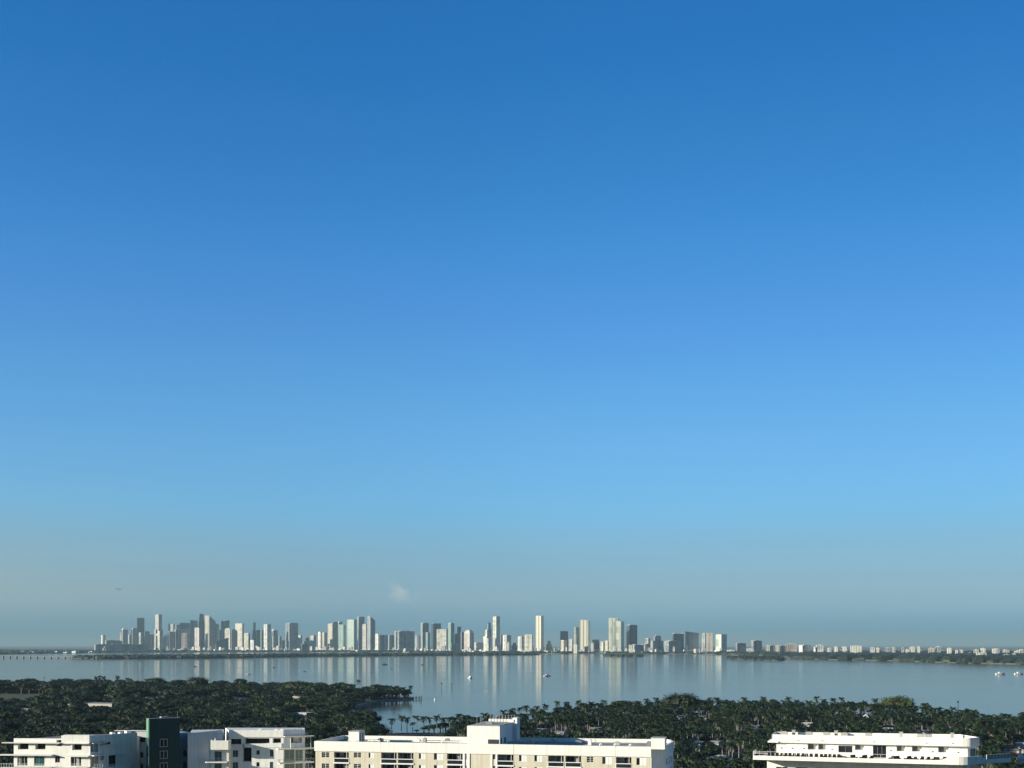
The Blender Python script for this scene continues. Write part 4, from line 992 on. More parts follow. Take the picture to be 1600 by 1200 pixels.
def tower(x0, xc, x1, top, style, desc, lay=0, kind='box', base=None, cat='tower', nm='tower', step=None):
    d = dist((x0+x1)/2, lay); z = zat(top, d); fp = footprint(x0, xc, x1, d)
    cx = sum(p[0] for p in fp)/4; cy = sum(p[1] for p in fp)/4
    root = empty(nm, (cx, cy, 3), desc, cat, None); sk = ST[style]; w = (x1-x0)/F*d; hgt = z-3
    m = MB()
    if kind == 'box':
        m.prism(fp, 3, z-4); m.build('body', sk, root)
        k = MB(); k.prism(inset(fp,.93), z-4, z-2.2)
        k.prism(inset(fp, .55, (fp[0][0]-fp[1][0])*.05), z-2.2, z); k.build('roof_box', RCAP, root)
    elif kind == 'plain':
        m.prism(fp, 3, z-1.5); m.build('body', sk, root); k = MB(); k.prism(inset(fp,.9), z-1.5, z); k.build('roof', RCAP, root)
    elif kind == 'dome':
        m.prism(fp, 3, z-w*.38); m.build('body', sk, root); k = MB(); lv = [(1,0),(.93,.12),(.78,.24),(.5,.34),(.2,.38)]
        for i in range(4): k.prism(inset(fp,lv[i][0]), z-w*.38+w*lv[i][1], 0, [(p[0],p[1],z-w*.38+w*lv[i+1][1]) for p in inset(fp,lv[i+1][0])])
        k.build('dome', RCAP, root)
    elif kind == 'taper':
        m.prism(fp, 3, z-hgt*.22); m.prism(inset(fp,.86), z-hgt*.22, 0, [(p[0],p[1],z-6) for p in inset(fp,.62)]); m.build('body', sk, root)
        k = MB(); k.prism(inset(fp,.5), z-6, z); k.build('crown', RDARK, root)
    elif kind == 'slope':   # roof rises away from the left edge
        hs = [z-w*.75, z-w*.32, z, z-w*.4]; m.prism(fp, 3, 0, [(p[0],p[1],hs[i]) for i,p in enumerate(fp)]); m.build('body', sk, root)
        k = MB(); q = inset(fp,.5); k.prism(q, z-w*.7, z-w*.28); k.build('roof_box', RCAP, root)
    elif kind == 'lean':    # roof rises to the left corner, long sloping back
        hs = [z, z-w*.05, z-w*.6, z-w*.5]; m.prism(fp, 3, 0, [(p[0],p[1],hs[i]) for i,p in enumerate(fp)]); m.build('body', sk, root)
        k = MB(); k.prism(inset(fp,.4), z-w*.6, z-w*.25); k.build('roof_box', RCAP, root)
    elif kind == 'step':
        zz = z-hgt*(step or .3); m.prism(fp, 3, zz); m.build('body', sk, root)
        k = MB(); k.prism(inset(fp,.6,(fp[2][0]-fp[1][0])*.12), zz, z-3); k.build('upper_storeys', sk, root)
        k = MB(); k.prism(inset(fp,.4,(fp[2][0]-fp[1][0])*.12), z-3, z); k.build('roof_box', RCAP, root)
    elif kind == 'curve':
        n = 7; fr = []; a, c, r_ = fp[0], fp[1], fp[2]
        for i in range(n+1):
            t = i/n; fr.append(((1-t)**2*a[0]+2*t*(1-t)*c[0]+t*t*r_[0], (1-t)**2*a[1]+2*t*(1-t)*c[1]+t*t*r_[1]))
        P = fr+[fp[3]]; m.prism(P, 3, 0, [(p[0],p[1],z-1.5-(i/len(P))*w*.14) for i,p in enumerate(P)]); m.build('body', sk, root)
        k = MB(); k.prism(inset(P,.85), z-w*.25, z-w*.10); k.build('roof_box', RCAP, root)
    elif kind == 'round':
        n = 14; P = [(cx+w/2*math.cos(2*math.pi*i/n), cy+w/2*math.sin(2*math.pi*i/n)) for i in range(n)]
        m.prism(P, 3, z-3); m.build('body', sk, root); k = MB(); k.prism(inset(P,.7), z-3, z); k.build('roof_box', RCAP, root)
    elif kind == 'notch':   # crown of little piers
        m.prism(fp, 3, z-7); m.build('body', sk, root); k = MB()
        for i in range(4):
            a, c = fp[i], fp[(i+1)%4]
            for t in (.05,.38,.72): p = (a[0]+(c[0]-a[0])*t+(cx-a[0])*.08, a[1]+(c[1]-a[1])*t+(cy-a[1])*.08); k.prism([(p[0]-3.5,p[1]-3.5),(p[0]+3.5,p[1]-3.5),(p[0]+3.5,p[1]+3.5),(p[0]-3.5,p[1]+3.5)], z-7, z)
        k.prism(inset(fp,.6), z-7, z-2.5); k.build('crown', RCAP, root)
    if hgt > 235:
        k = MB(); k.cyl((cx,cy,z-3),(cx,cy,z+rng.uniform(9,22)),1.3,.5,5); k.build('mast', RDARK, root)
    # entrance podium
    if hgt > 90:
        k = MB(); k.prism(inset(fp, 1.22), 3.01, 3+rng.uniform(14,24)); k.build('podium', POD, root)
    ALLT.append((root, (x0+x1)/2)); return root
T = [ # x0 xc x1 top style desc lay kind
 (158,161.5,165,992,'white','slim pale round tower',0,'round'),
 (187,191,191.4,988,'cream','narrow bright cream slab',-1,'plain'),
 (190,192,200,980.5,'grey','domed grey tower with white cap',0,'dome'),
 (200,202,205,991.5,'pink','small brownish tower',1,'box'),
 (205.5,207.5,214,981,'tan','tan tower with bright cream top',0,'box'),
 (214,214.2,224.3,965.5,'dark','dark blue-grey glass tower',2,'plain'),
 (217,219.5,223.5,988,'white','short white-edged tower',-1,'box'),
 (224,224.2,235,986,'grey','mid-height grey block',3,'step'),
 (229,229.2,245,991,'grey','broad low grey block',1,'box'),
 (242.5,247.8,253,960,'tan','very tall slim tower, sunlit left and shaded right',1,'plain'),
 (241,243.4,246,983,'tan','brown tower close before the very tall slim one',0,'box'),
 (243.8,249.5,254.6,983,'cream','cream tower with slanted roof',-1,'slope'),
 (254.5,254.8,261,991,'grey','small grey shaded tower',0,'slope'),
 (263,265.2,274,974,'grey','grey tower with curved roof line',1,'curve'),
 (262,264.6,272,986.5,'grey','lower grey tower before the curved one',0,'box'),
 (274,275.5,279.5,976,'grey','thin grey tower peeping out behind',2,'plain'),
 (279.5,280.3,297,973,'blue','wide blue-grey glass tower',2,'box'),
 (272,274.5,296,983,'grey','wide grey slab with a bright left edge',0,'box'),
 (283,292,292.4,989,'pink','lit pinkish slab',-1,'plain'),
 (296,296.3,304,984,'grey','grey shaded block',0,'box'),
 (297,297.3,307.5,969,'grey','grey tower with slanted white roof edge',2,'lean'),
 (304,311,312.6,980.5,'pink','sunlit pinkish tower',-1,'box'),
 (309,310.5,320,959,'dark','tallest dark tapering tower',1,'taper'),
 (320,327,337,961,'tan','big bright wedge-roofed tower',0,'lean'),
 (336,336.5,341.5,975,'grey','narrow grey tower right of the wedge',1,'box'),
 (344.5,345.5,351,970,'blue','slim blue-grey tower',2,'box'),
 (350.5,351.5,358.5,969,'dark','dark twin of the slim blue-grey tower',2,'notch'),
 (341,342,352,984,'grey','lower grey tower before the dark pair',1,'box'),
 (336,337.8,357,996,'blue','dark glass block with sloping side',-2,'slope'),
 (351,359.5,361.3,981,'tan','beige tower with arched top',-1,'dome'),
 (361,361.8,367.5,983,'pink','shaded brown tower',0,'box'),
 (367.5,378.5,381.3,974,'tan','large sunlit beige slab tower',-1,'plain'),
 (381.5,388,391,989,'tan','dull beige tower',1,'box'),
 (393.5,395,400.6,972,'blue','blue-grey tower with narrow round top',1,'step'),
 (391,396.4,397,1000,'white','small bright white block',-2,'plain'),
 (400.5,401,408,984,'blue','blue-grey block',1,'box'),
 (407,408.5,412,984,'teal','narrow bluish tower',0,'box'),
 (412,417.8,423.3,975,'white','white and grey tower with a light central streak',-1,'box'),
 (424.5,427,434,982,'grey','grey tower with rounded white roof',0,'dome'),
 (424,426.8,430,990.5,'white','small tower with a light slanted roof',-1,'slope'),
 (433.5,436.5,440,994,'white','small white tower',-1,'box'),
 (440,441,445,1000,'dark','short dark block',0,'plain'),
 (446,452.3,466,973,'grey','massive grey slab with a sunlit left face',0,'box'),
 (466,469.5,472,992,'tan','low beige tower right of the massive slab',1,'box'),
 (474,475,485,996,'grey','distant low grey block',2,'step'),
 (470,472,481,1006,'dark','low dark cube by the water',-3,'plain'),
 (485,490,494,992,'tan','sunlit tan block',1,'notch'),
 (497,501,503.5,987,'cream','slim cream tower',0,'box'),
 (503,506.5,511,988,'tan','twin tan tower',0,'box'),
 (512,519.3,527.5,974,'tan','brown and beige tower with dark roof',0,'box'),
 (520.5,521,527.5,971,'dark','dark tower top rising behind the brown and beige one',2,'notch'),
 (528,529.5,535,970,'grey','grey tower with round top',2,'dome'),
 (528.5,533,540,975,'teal','green-grey glass tower',0,'curve'),
 (542,553,557.4,968,'teal','pale green sunlit slab tower',-1,'plain'),
 (558,560.5,569.5,963,'grey','grey tower with a white woven frame',1,'notch'),
 (566,571.8,573.5,975,'tan','beige tower set in front of the woven one',-1,'box'),
 (573.5,578.6,586.4,962,'grey','tall grey tower with dark right side',0,'lean'),
 (586,591,593,990,'white','lit white tower',-1,'box'),
 (593,593.4,600,992,'grey','shaded grey tower next to the lit white one',0,'plain'),
 (600.3,603,606.3,992,'white','small white speckled tower',0,'notch'),
 (606.5,608,616.5,992,'grey','grey block with bright left edge',0,'box'),
 (616,623.5,647.6,985,'grey','very wide grey hotel slab',0,'notch'),
 (648,650,657.5,992,'grey','grey building with curved roof',0,'curve'),
 (657.3,660.2,670,973,'grey','grey tower with bright left edge',0,'box'),
 (665,668.5,672,988,'teal','small pale green tower',-1,'plain'),
 (673.8,676.8,689,974,'dark','large plain dark tower',0,'plain'),
 (682,697.4,700.4,983,'cream','broad bright cream tower',-1,'plain'),
 (700,704.6,710,973,'teal','teal tower with a bright left edge',0,'box'),
 (710,710.4,715,990,'blue','short blue-grey block',0,'plain'),
 (714,714.5,720.3,979,'blue','shaded slim blue-grey tower beside a teal one',1,'plain'),
 (720,721,725,987,'grey','narrow grey tower',0,'box'),
 (725,734,740.4,984,'pink','white and brown tower with arched top',-1,'dome'),
 (704,705,720,1006,'teal','low grey-green block on the water',-3,'plain'),
 (741,744,755.5,1003,'white','low white block with small turrets',-1,'notch'),
 (760,762.5,768,973,'teal','pointed green-grey tower',1,'taper'),
 (755,760.5,767,984,'cream','cream tower stepping up to the pointed one',0,'step'),
 (756,763,766.5,997,'cream','lower cream block',-1,'box'),
 (770,775.3,781.2,963,'cream','tall white and grey tower',0,'plain'),
 (782,782.6,785.4,992,'pink','thin brown tower',1,'plain'),
 (785.5,791.8,798.6,992,'white','white and grey tower pair',0,'box'),
 (791,795.3,796,1003,'cream','small cream block',-2,'plain'),
 (799,800,808,1004,'grey','low grey block',1,'step'),
 (809,815.3,818.2,994,'white','sunlit white block',-1,'box'),
 (819.5,831,832.3,991,'cream','cream block with a window grid',-1,'box'),
 (836.4,845.2,849.8,962,'stripe','tallest bright cream slab tower',-1,'plain'),
 (852,853,862,1001,'teal','low dark green-grey block',0,'step'),
 (875,875.6,887.6,986,'blue','square dark blue tower',1,'plain'),
 (876,880.5,885.5,1000,'tan','low beige block before the square dark blue tower',-1,'plain'),
 (889,893.2,895.5,998.5,'cream','small cream block left of the greenish patterned tower',0,'plain'),
 (897,904.5,905.5,979,'lattice','greenish patterned tower',0,'curve'),
 (905.5,918.8,922.3,968,'stripe','bright cream tower with tall vertical ribs',-1,'notch'),
 (896,901.6,902.2,1007,'cream','low cream building at the foot of the ribbed tower',-3,'plain'),
 (927.5,928,936.6,999,'dark','short dark tower',0,'box'),
 (923,927.4,928,1004,'white','low white block',-1,'plain'),
 (937.5,942,945,1002,'white','white low building with dark side',0,'notch'),
 (945,949.5,951,1000.5,'cream','low cream building',0,'box'),
 (951,966.2,967.6,965.5,'lattice','rear half of the latticed cream-green tower pair',0,'plain'),
 (956.5,970.4,975,970,'lattice','front half of the latticed cream-green tower pair',-1,'box'),
 (977.5,983.5,995.8,976,'dark','dark tower with a bright roof cap',0,'box'),
 (982,987.6,988.3,1007.5,'cream','cream block at the waterfront',-2,'plain'),
 (988.3,991,1006,1006.5,'grey','low grey waterfront building with white roof',-2,'notch'),
 (1006,1008,1016,1006,'grey','low grey building',-1,'box'),
 (1008,1013,1016.2,997,'pink','pinkish low tower',1,'box'),
 (1016.2,1020.3,1036.2,993,'grey','broad grey tower with bright white roof',-1,'step'),
 (1038,1044.8,1064.5,1001,'grey','wide grey hotel block with white left face',-1,'box'),
 (1050.5,1052.5,1068.5,989,'dark','dark tower with two white roof domes',1,'notch'),
 (1070,1071,1095.3,986,'blue','very wide curved dark blue glass building',0,'curve'),
 (1096,1101.4,1103.4,987,'white','white-edged tower',0,'slope'),
 (1103,1113.5,1117.3,989,'tan','tan tower with dark right side',-1,'plain'),
 (1118,1127,1135.7,991,'lattice','two-tone tower, patterned left and dark right',-1,'plain'),
]
for k, t in enumerate(T): tower(*t[:6], lay=t[6], kind=t[7])
SM = [ # low buildings right of the skyline: x0 xc x1 top base_y style desc
 (1135.5,1148,1149,1015.5,'white','low white waterfront clubhouse'),(1149,1152,1165.5,1005,'grey','grey apartment block with white left edge'),(1166,1178,1179,1013.5,'white','long white house row'),
 (1173,1177,1190.5,1001,'grey','tallest grey block of the right shore, white left face'),(1197,1202.6,1203.4,1008,'cream','cream cube'),(1203,1203.5,1212,1008.5,'grey','grey flat block'),
 (1212,1218,1218.8,1008,'cream','second cream cube'),(1219,1219.5,1228,1009,'grey','second grey flat block'),(1228,1245,1247,1006,'pink','pinkish tan apartment block'),
 (1248,1254,1267,1008,'white','white block with dark facade and white frame'),(1271,1274,1277,1011,'white','small white house'),(1276,1287,1291.5,1008,'white','block with white columns'),
 (1292,1300,1303,1012,'white','low white house'),(1303,1309,1312,1010.5,'white','white gabled house'),(1316,1323,1326,1010.5,'white','white house with dark side'),(1329.5,1347,1348.8,1009,'cream','big sunlit cream slab'),
 (1360,1367,1368,1011.5,'white','white low row'),(1369,1374,1375,1012,'white','white low cube'),(1383,1391,1392,1012,'grey','dull grey shed'),(1393,1399,1400,1011.5,'white','pale shed'),
 (1409,1412.3,1413,1012,'white','narrow white block'),(1414,1421,1422,1014.5,'white','long low white wing'),(1422,1430,1431,1010.5,'white','white stepped block'),(1433,1437.5,1438.4,1010,'cream','tall narrow white block'),
 (1451,1460,1461,1012.5,'tan','faint beige hall'),(1462,1470,1475,1010.5,'grey','pale grey apartment house'),(1481,1487,1488.5,1012.5,'cream','bright cream cube'),(1493,1497,1498,1015.5,'white','small white box'),
 (1500,1505,1506.3,1015.5,'white','small white box with dark window'),(1522,1529,1530,1015,'cream','sunlit white villa'),(1533.5,1540,1541.5,1013,'cream','tall cream villa'),(1526,1542,1543,1020,'white','long white villa wing near the water'),
 (1551,1562,1563,1013.5,'white','pale wide house'),(1566,1577,1579,1015.5,'white','white low hall'),(1569,1578,1579,1022.5,'white','white waterside house'),(1586,1594,1596,1017,'white','sloping white roofed house'),(1583,1587,1588,1021,'white','little white waterside house'),
 (1594,1601,1603,1015,'white','white hall at the right edge'),
]
def lowb(x0,xc,x1,top,style,desc,d,kind='plain',cat='building',nm='low_building'):
    z = zat(top, d); C = at(xc, d); fp = footprint(x0,xc,x1,d)
    cx = sum(p[0] for p in fp)/4; cy = sum(p[1] for p in fp)/4; r = empty(nm, (cx,cy,3), desc, cat)
    z = max(z, 9); m = MB(); m.prism(fp, 2.5, z-1.5); m.build('body', ST[style], r)
    k = MB(); k.prism(inset(fp,.94), z-1.5, z); k.prism(inset(fp,.35), z, z+2.5); k.build('roof', RCAP, r); return r
def dr(px): return 8000 if px < 1240 else 7600 if px < 1330 else 7000
for t in SM:
    d = dr((t[0]+t[2])/2)
    if t[3] > 1019.5: d = 5200
    elif t[0] > 1480: d = 6400
    r = lowb(*t[:6], d); ALLT.append((r, (t[0]+t[2])/2))
# far-left low buildings
for t in [(147,149.5,231,1006.5,'grey','very long low grey terminal building with white left end',11200),(164,166,187,1000.5,'grey','low grey block behind the long terminal',12500),
          (55,58,66,1019,'white','small pale shed on the far left flat',9000),(98,104,110,1019,'pink','reddish low shed on the far left flat',9000),(112,118,124,1017.5,'white','long white shed on the far left flat',9200),(138,139.5,140.5,1018.5,'white','tiny white hut at the left of the long terminal',9400)]:
    r = lowb(*t[:6], t[6]); ALLT.append((r, (t[0]+t[2])/2))
# a white loading crane by the terminal
r = empty('gantry_crane', (*W2(163,10800),3), 'white slanted loading crane in front of the long grey terminal', 'crane')
m = MB(); cx, cy = W2(163,10800)
m.cyl((cx-14,cy,3),(cx+4,cy,52),2.6,2.2,6); m.cyl((cx+10,cy+6,3),(cx+4,cy,52),2.4,2.0,6); m.build('mast', TRIM, r)
m = MB(); m.cyl((cx-4,cy,34),(cx+62,cy+10,66),2.2,1.4,6); m.cyl((cx-16,cy,20),(cx-4,cy,34),3,2.6,6); m.build('boom', STEEL, r)
# globe-shaped pavilion
r = empty('globe_pavilion', (*W2(633.5,9800),3), 'white globe-shaped building at the foot of the very wide grey slab', 'building'); cx, cy = W2(633.5,9800)
import bmesh
bm = bmesh.new(); bmesh.ops.create_uvsphere(bm, u_segments=18, v_segments=10, radius=17); me = bpy.data.meshes.new('globe'); bm.to_mesh(me); bm.free(); me.materials.append(RCAP)
o = bpy.data.objects.new('globe', me); col.objects.link(o); o.parent = r; o.location = (0,0,17)
m = MB(); m.box(cx-24,cx+24,cy-8,cy+16,2.5,9); m.build('base', POD, r)
# small houses and sheds along the foot of the skyline
lows = []
for k in range(190):
    px = rng.uniform(236, 1140) if k < 160 else rng.uniform(2,150)
    pass
    d = dist(px, 0)*rng.uniform(.86,.97) if px > 150 else rng.uniform(8600, 9800)
    if not inside((W2(px,d)), main): continue
    wd = rng.uniform(1.6, 6.5); h = 10+42*rng.random()**1.8 if px > 236 else rng.uniform(8,12); z = 3+h
    top = HY+(H-z)/d*F; st = rng.choice(['white','white','cream','tan','pink','grey','teal'])
    lows.append((px, wd, top, st, d))
lows.sort(key=lambda t:t[0])
for k, (px,wd,top,st,d) in enumerate(lows):
    wrd = {'white':'white','cream':'cream','tan':'beige','pink':'pinkish','grey':'grey','teal':'grey-green'}[st]
    r = lowb(px-wd/2, px+wd*rng.uniform(.1,.4), px+wd/2, top, st, 'tiny %s building at the foot of the far skyline, number %d rightward' % (wrd, k+1), d); tag(r, group='tiny low buildings along the far waterfront')
far = []
for k in range(110):
    px = rng.uniform(1140, 1600); d = rng.uniform(6200, 11500); 
    if not inside(W2(px,d), main): continue
    far.append((px, rng.uniform(1.2,5), d))
far.sort(key=lambda t:t[0])
for k, (px,wd,d) in enumerate(far):
    z = rng.uniform(14,24); st = rng.choice(['white','white','cream','tan','grey']); wrd = {'white':'white','cream':'cream','tan':'beige','grey':'grey'}[st]
    r = lowb(px-wd/2, px+wd*rng.uniform(.1,.45), px+wd/2, HY+(H-z)/d*F, st, 'tiny %s roof among the far shore trees, number %d rightward' % (wrd, k+1), d, nm='far_house', cat='house'); tag(r, group='tiny houses among the far shore trees')
# labels single each one out by its rank along the skyline
ALLT.sort(key=lambda t:t[1])
for k, (r, px) in enumerate(ALLT):
    r['label'] = r['label']+', far shore number %d' % (k+1)
# ------------------------------------------------------------------ causeway bridge
r = empty('causeway_bridge', (*W2(50,5800),0), 'long low road bridge on piers at the far left of the bay', 'bridge')
pA = W2(-260,6300); pB = W2(118,5640); q = Fac(pA, pB)
m = MB(); nseg = 14
def dz(t): return 9.5+5.5*math.sin(math.pi*min(1,max(0,t)))
for i in range(nseg):
    a,b2 = i/nseg, (i+1)/nseg
    m.prism([q.xy(q.L*a,6), q.xy(q.L*b2,6), q.xy(q.L*b2,-6), q.xy(q.L*a,-6)], 0, 0, [q.P(q.L*a,dz(a),6), q.P(q.L*b2,dz(b2),6), q.P(q.L*b2,dz(b2),-6), q.P(q.L*a,dz(a),-6)], cap=True)
    for j in range(4):
        v = m.v
# raise deck underside
mm = MB()
for i in range(nseg):
    a,b2 = i/nseg, (i+1)/nseg; u0,u1 = q.L*a, q.L*b2; t0,t1 = dz(a),dz(b2)
    for o_ in (6,-6):
        mm.quad(q.P(u0,t0-3.2,o_), q.P(u1,t1-3.2,o_), q.P(u1,t1,o_), q.P(u0,t0,o_))
    mm.quad(q.P(u0,t0,6), q.P(u1,t1,6), q.P(u1,t1,-6), q.P(u0,t0,-6)); mm.quad(q.P(u0,t0-3.2,-6), q.P(u1,t1-3.2,-6), q.P(u1,t1-3.2,6), q.P(u0,t0-3.2,6))
mm.build('deck', mat('bridge_deck', (.16,.165,.17), .9, .1, .05), r)
np_ = 38
for i in range(np_):
    u = q.L*(i+.5)/np_; m = MB(); q.box(m, u-2.2, u+2.2, -1, dz(u/q.L)-3.2, -4.5, 4.5); m.build('pier', mat('bridge_pier', (.22,.22,.215), .9, .1, .05), r)
# ------------------------------------------------------------------ boats, markers, plane
HULL = mat('hull_white', (.82,.82,.82), .35, .05, .3); HDARK = mat('hull_dark', (.03,.04,.05), .4, .2, .3); WAKE = mat('foam', (.7,.74,.75), .8, .2, .6)
def boat(px, py, Ln, lab, white=True, rz=0.0, wake=False):
    d = 120000/(py-1008); x,y = W2(px,d); r = empty('motor_boat', (x,y,0), lab, 'boat'); r.rotation_euler = (0,0,rz)
    w = Ln*.15; m = MB(); n = 6; hw = lambda t: w*(1-max(0,t-.45)**2*3.2)
    pts = [(-Ln/2+Ln*i/n, hw(i/n)) for i in range(n+1)]; up = pts+[(Ln/2+.02*Ln,0)]+[(p[0],-p[1]) for p in pts[::-1]]
    up = [p for p in up if abs(p[1]) > 0 or p[0] > 0]; lo = [(p[0]*.9, p[1]*.75) for p in up]
    m.prism(lo, -.3, 0, [(p[0],p[1],Ln*.13*(1+max(0,p[0]/Ln)*.5)) for p in up]); h = m.build('hull', HULL if white else HDARK, None); h.parent = r
    m = MB(); m.prism([(-Ln*.2,-w*.7),(Ln*.12,-w*.7),(Ln*.12,w*.7),(-Ln*.2,w*.7)], Ln*.12, 0, [(-Ln*.18,-w*.6,Ln*.26),(Ln*.05,-w*.6,Ln*.26),(Ln*.05,w*.6,Ln*.26),(-Ln*.18,w*.6,Ln*.26)]); c = m.build('cabin', HULL if white else HDARK, None); c.parent = r
    m = MB(); m.box(-Ln*.16,Ln*.1,-w*.72,w*.72,Ln*.165,Ln*.205); c2 = m.build('window', PANE, None); c2.parent = c
    if wake:
        k = MB(); k.quad((-Ln*3.2,-w*1.6,.03),(-Ln*.4,-w*.5,.03),(-Ln*.4,w*.5,.03),(-Ln*3.2,w*1.6,.03)); o = k.build('wake', WAKE, None); o.parent = r
    return r
boat(387,1054.3,11,'white speed boat with a foam wake, alone off the left island',True,.05,True)
boat(735,1060,16,'white motor yacht, boxy and bright, in the middle of the bay',True,1.2)
boat(855,1056.6,14,'white motor boat right of the boxy yacht in mid bay',True,.4)
boat(1563,1054,20,'left one of two white motor yachts near the right edge',True,.1)
boat(1592,1053.7,19,'right one of two white motor yachts near the right edge',True,.1)
boat(305,1041.8,9,'small dark boat on the bay, leftmost of the dark ones',False,.1)
boat(428,1043.2,8,'small dark boat right of the white speed boat',False,.5)
boat(476,1049.6,6,'very small dark boat nearest the left wood',False,.2)
boat(601,1038.8,16,'long flat dark boat under the wide grey slab',False,.0)
boat(612,1045,6,'little dark boat just below the long flat one',False,.7)
boat(660,1039,9,'dark boat right of the long flat one',False,.3)
boat(1596,1186,9,'white boat moored in the canal at the bottom right',True,.6)
boat(548,1119,10,'white boat moored in the inlet below the boathouse',True,1.3)
boat(1004.5,1025,24,'white boat at the tip of the small dark island',True,.2)
PILE = mat('pile', (.06,.05,.045), .9, .3, 3)
def marker(px, py, h, lab, w=.35, head=True):
    d = 120000/(py-1008); x,y = W2(px,d); r = empty('channel_marker', (x,y,0), lab, 'channel marker')
    m = MB(); m.cyl((x,y,-2),(x,y,h),w,w*.85,8); m.build('pole', PILE, r)
    if head: m = MB(); m.box(x-.9,x+.9,y-.1,y+.1,h-.2,h+1.4); m.build('board', HDARK, r)
marker(658,1094,5,'thick dark post standing free off the island tip',.55,False)
marker(690,1076,7,'slim channel marker pole, left of two in mid channel'); marker(706,1076,6,'slim channel marker pole, right of two in mid channel')
marker(69,1064,5,'thin channel marker post at the far left of the bay'); marker(1497,1104,4,'thin channel marker post behind the palms at right')
d = 120000/(1094-1008.); x,y = W2(679.5,d); r = empty('buoy', (x,y,0), 'white round buoy off the island tip', 'buoy')
m = MB(); m.cyl((x,y,-.5),(x,y,.6),1.0,1.0,12); m.build('float', HULL, r); m = MB(); m.cyl((x,y,.6),(x,y,1.8),.9,.45,12); m.cyl((x,y,1.8),(x,y,2.6),.2,.2,6); m.build('tower', HULL, r)
r = empty('dock', (*W2(648,1415),0), 'small wooden dock with piles at the tip of the left island', 'dock')
m = MB(); x,y = W2(648,1415); m.box(x-6,x+6,y-2,y+2,1.4,1.8); m.build('deck', PILE, r)
for i in range(4):
    for s in (-1.6,1.6): m = MB(); m.cyl((x-5+i*3.3,y+s,-2),(x-5+i*3.3,y+s,3.6),.3,.28,6); m.build('pile', PILE, r)
r = empty('dock', (*W2(1570,690),0), 'wooden dock beside the canal at the bottom right', 'dock')
x,y = W2(1570,700); m = MB(); m.box(x-2,x+12,y-2,y+1,1.6,1.9); m.build('deck', SEAWALL, r)
for i in range(5): m = MB(); m.cyl((x-1.5+i*3,y-1.8,-2),(x-1.5+i*3,y-1.8,2.6),.22,.2,6); m.build('pile', PILE, r)
# airliner
d = 5600; x,y = W2(185.5,d); z = zat(920.3,d); r = empty('airliner', (x,y,z), 'small dark airliner low in the hazy sky above the left skyline', 'aeroplane')
PL = mat('plane_paint', (.26,.28,.30), .4, .1, .3)
m = MB(); m.cyl((x-10,y,z),(x+9,y,z+.2),1.5,1.5,10); m.cyl((x+9,y,z+.2),(x+12,y,z+.0),1.5,.3,10); m.cyl((x-10,y,z),(x-13.5,y,z+.7),1.5,.3,10); m.build('fuselage', PL, r)
for s in (-1,1):
    m = MB(); m.prism([(x+2,y+s*1.2),(x-3,y+s*1.2),(x-6,y+s*13),(x-4.4,y+s*13)], z-.6, z-.25); m.build('wing', PL, r)
    m = MB(); m.cyl((x+1,y+s*4.5,z-1.4),(x-2,y+s*4.5,z-1.4),.75,.65,8); m.build('engine', PL, r)
    m = MB(); m.prism([(x-10.5,y+s*.5),(x-12.5,y+s*.5),(x-13.4,y+s*4.6),(x-12.4,y+s*4.6)], z+.5, z+.7); m.build('tailplane', PL, r)
m = MB(); m.prism([(x-9.5,y-.15),(x-12.8,y-.15),(x-12.8,y+.15),(x-9.5,y+.15)], z+1, 0, [(x-12.2,y-.1,z+5),(x-13.6,y-.1,z+5),(x-13.6,y+.1,z+5),(x-12.2,y+.1,z+5)]); m.build('fin', PL, r)

# ------------------------------------------------------------------ air, light, camera
hz = MB(); HT = 425
hz.box(-FAR-500, FAR+500, -3500, FAR+500, -3, HT)
hm = bpy.data.materials.new('haze'); hm.use_nodes = True; nt = hm.node_tree; nt.nodes.remove(nt.nodes['Principled BSDF'])
pv = nt.nodes.new('ShaderNodeVolumePrincipled'); pv.inputs['Color'].default_value = HAZE_COL; pv.inputs['Density'].default_value = HAZE_D; pv.inputs['Anisotropy'].default_value = 0.0
nt.links.new(pv.outputs[0], nt.nodes['Material Output'].inputs['Volume'])
o = hz.build('haze', hm); tag(o, kind='stuff')
SUN_AZ = 69; SUN_EL = 13
sd = Vector((-math.sin(R(SUN_AZ))*math.cos(R(SUN_EL)), -math.cos(R(SUN_AZ))*math.cos(R(SUN_EL)), math.sin(R(SUN_EL))))
sl = bpy.data.lights.new('sun', 'SUN'); sl.energy = 5.0; sl.angle = R(.5); sl.color = (1,.925,.76)
so = bpy.data.objects.new('sun', sl); col.objects.link(so); so.rotation_euler = sd.to_track_quat('Z','Y').to_euler()
w = bpy.data.worlds.new('World'); sc.world = w; w.use_nodes = True; nt = w.node_tree; N = nt.nodes; L = nt.links
bg = N['Background']; bg.inputs['Strength'].default_value = SKY_S
sky = N.new('ShaderNodeTexSky'); sky.sky_type = 'NISHITA'; sky.sun_disc = False; sky.sun_elevation = R(SUN_EL)
sky.sun_rotation = math.atan2(sd.x, sd.y); sky.altitude = 50; sky.air_density = 1; sky.dust_density = .6; sky.ozone_density = 1.5
tc = N.new('ShaderNodeTexCoord'); sp = N.new('ShaderNodeSeparateXYZ'); L.new(tc.outputs['Generated'], sp.inputs[0])
rmp = N.new('ShaderNodeValToRGB'); L.new(sp.outputs['Z'], rmp.inputs['Fac']); e = rmp.color_ramp.elements; rmp.color_ramp.interpolation = 'B_SPLINE'
for i, (p, c) in enumerate(SKYRAMP):
    k = e[i] if i < 2 else e.new(p)
    k.position = p; k.color = tuple(c)+(1,)
mx = N.new('ShaderNodeMix'); mx.data_type = 'RGBA'; mx.blend_type = 'MULTIPLY'; mx.inputs['Factor'].default_value = 1
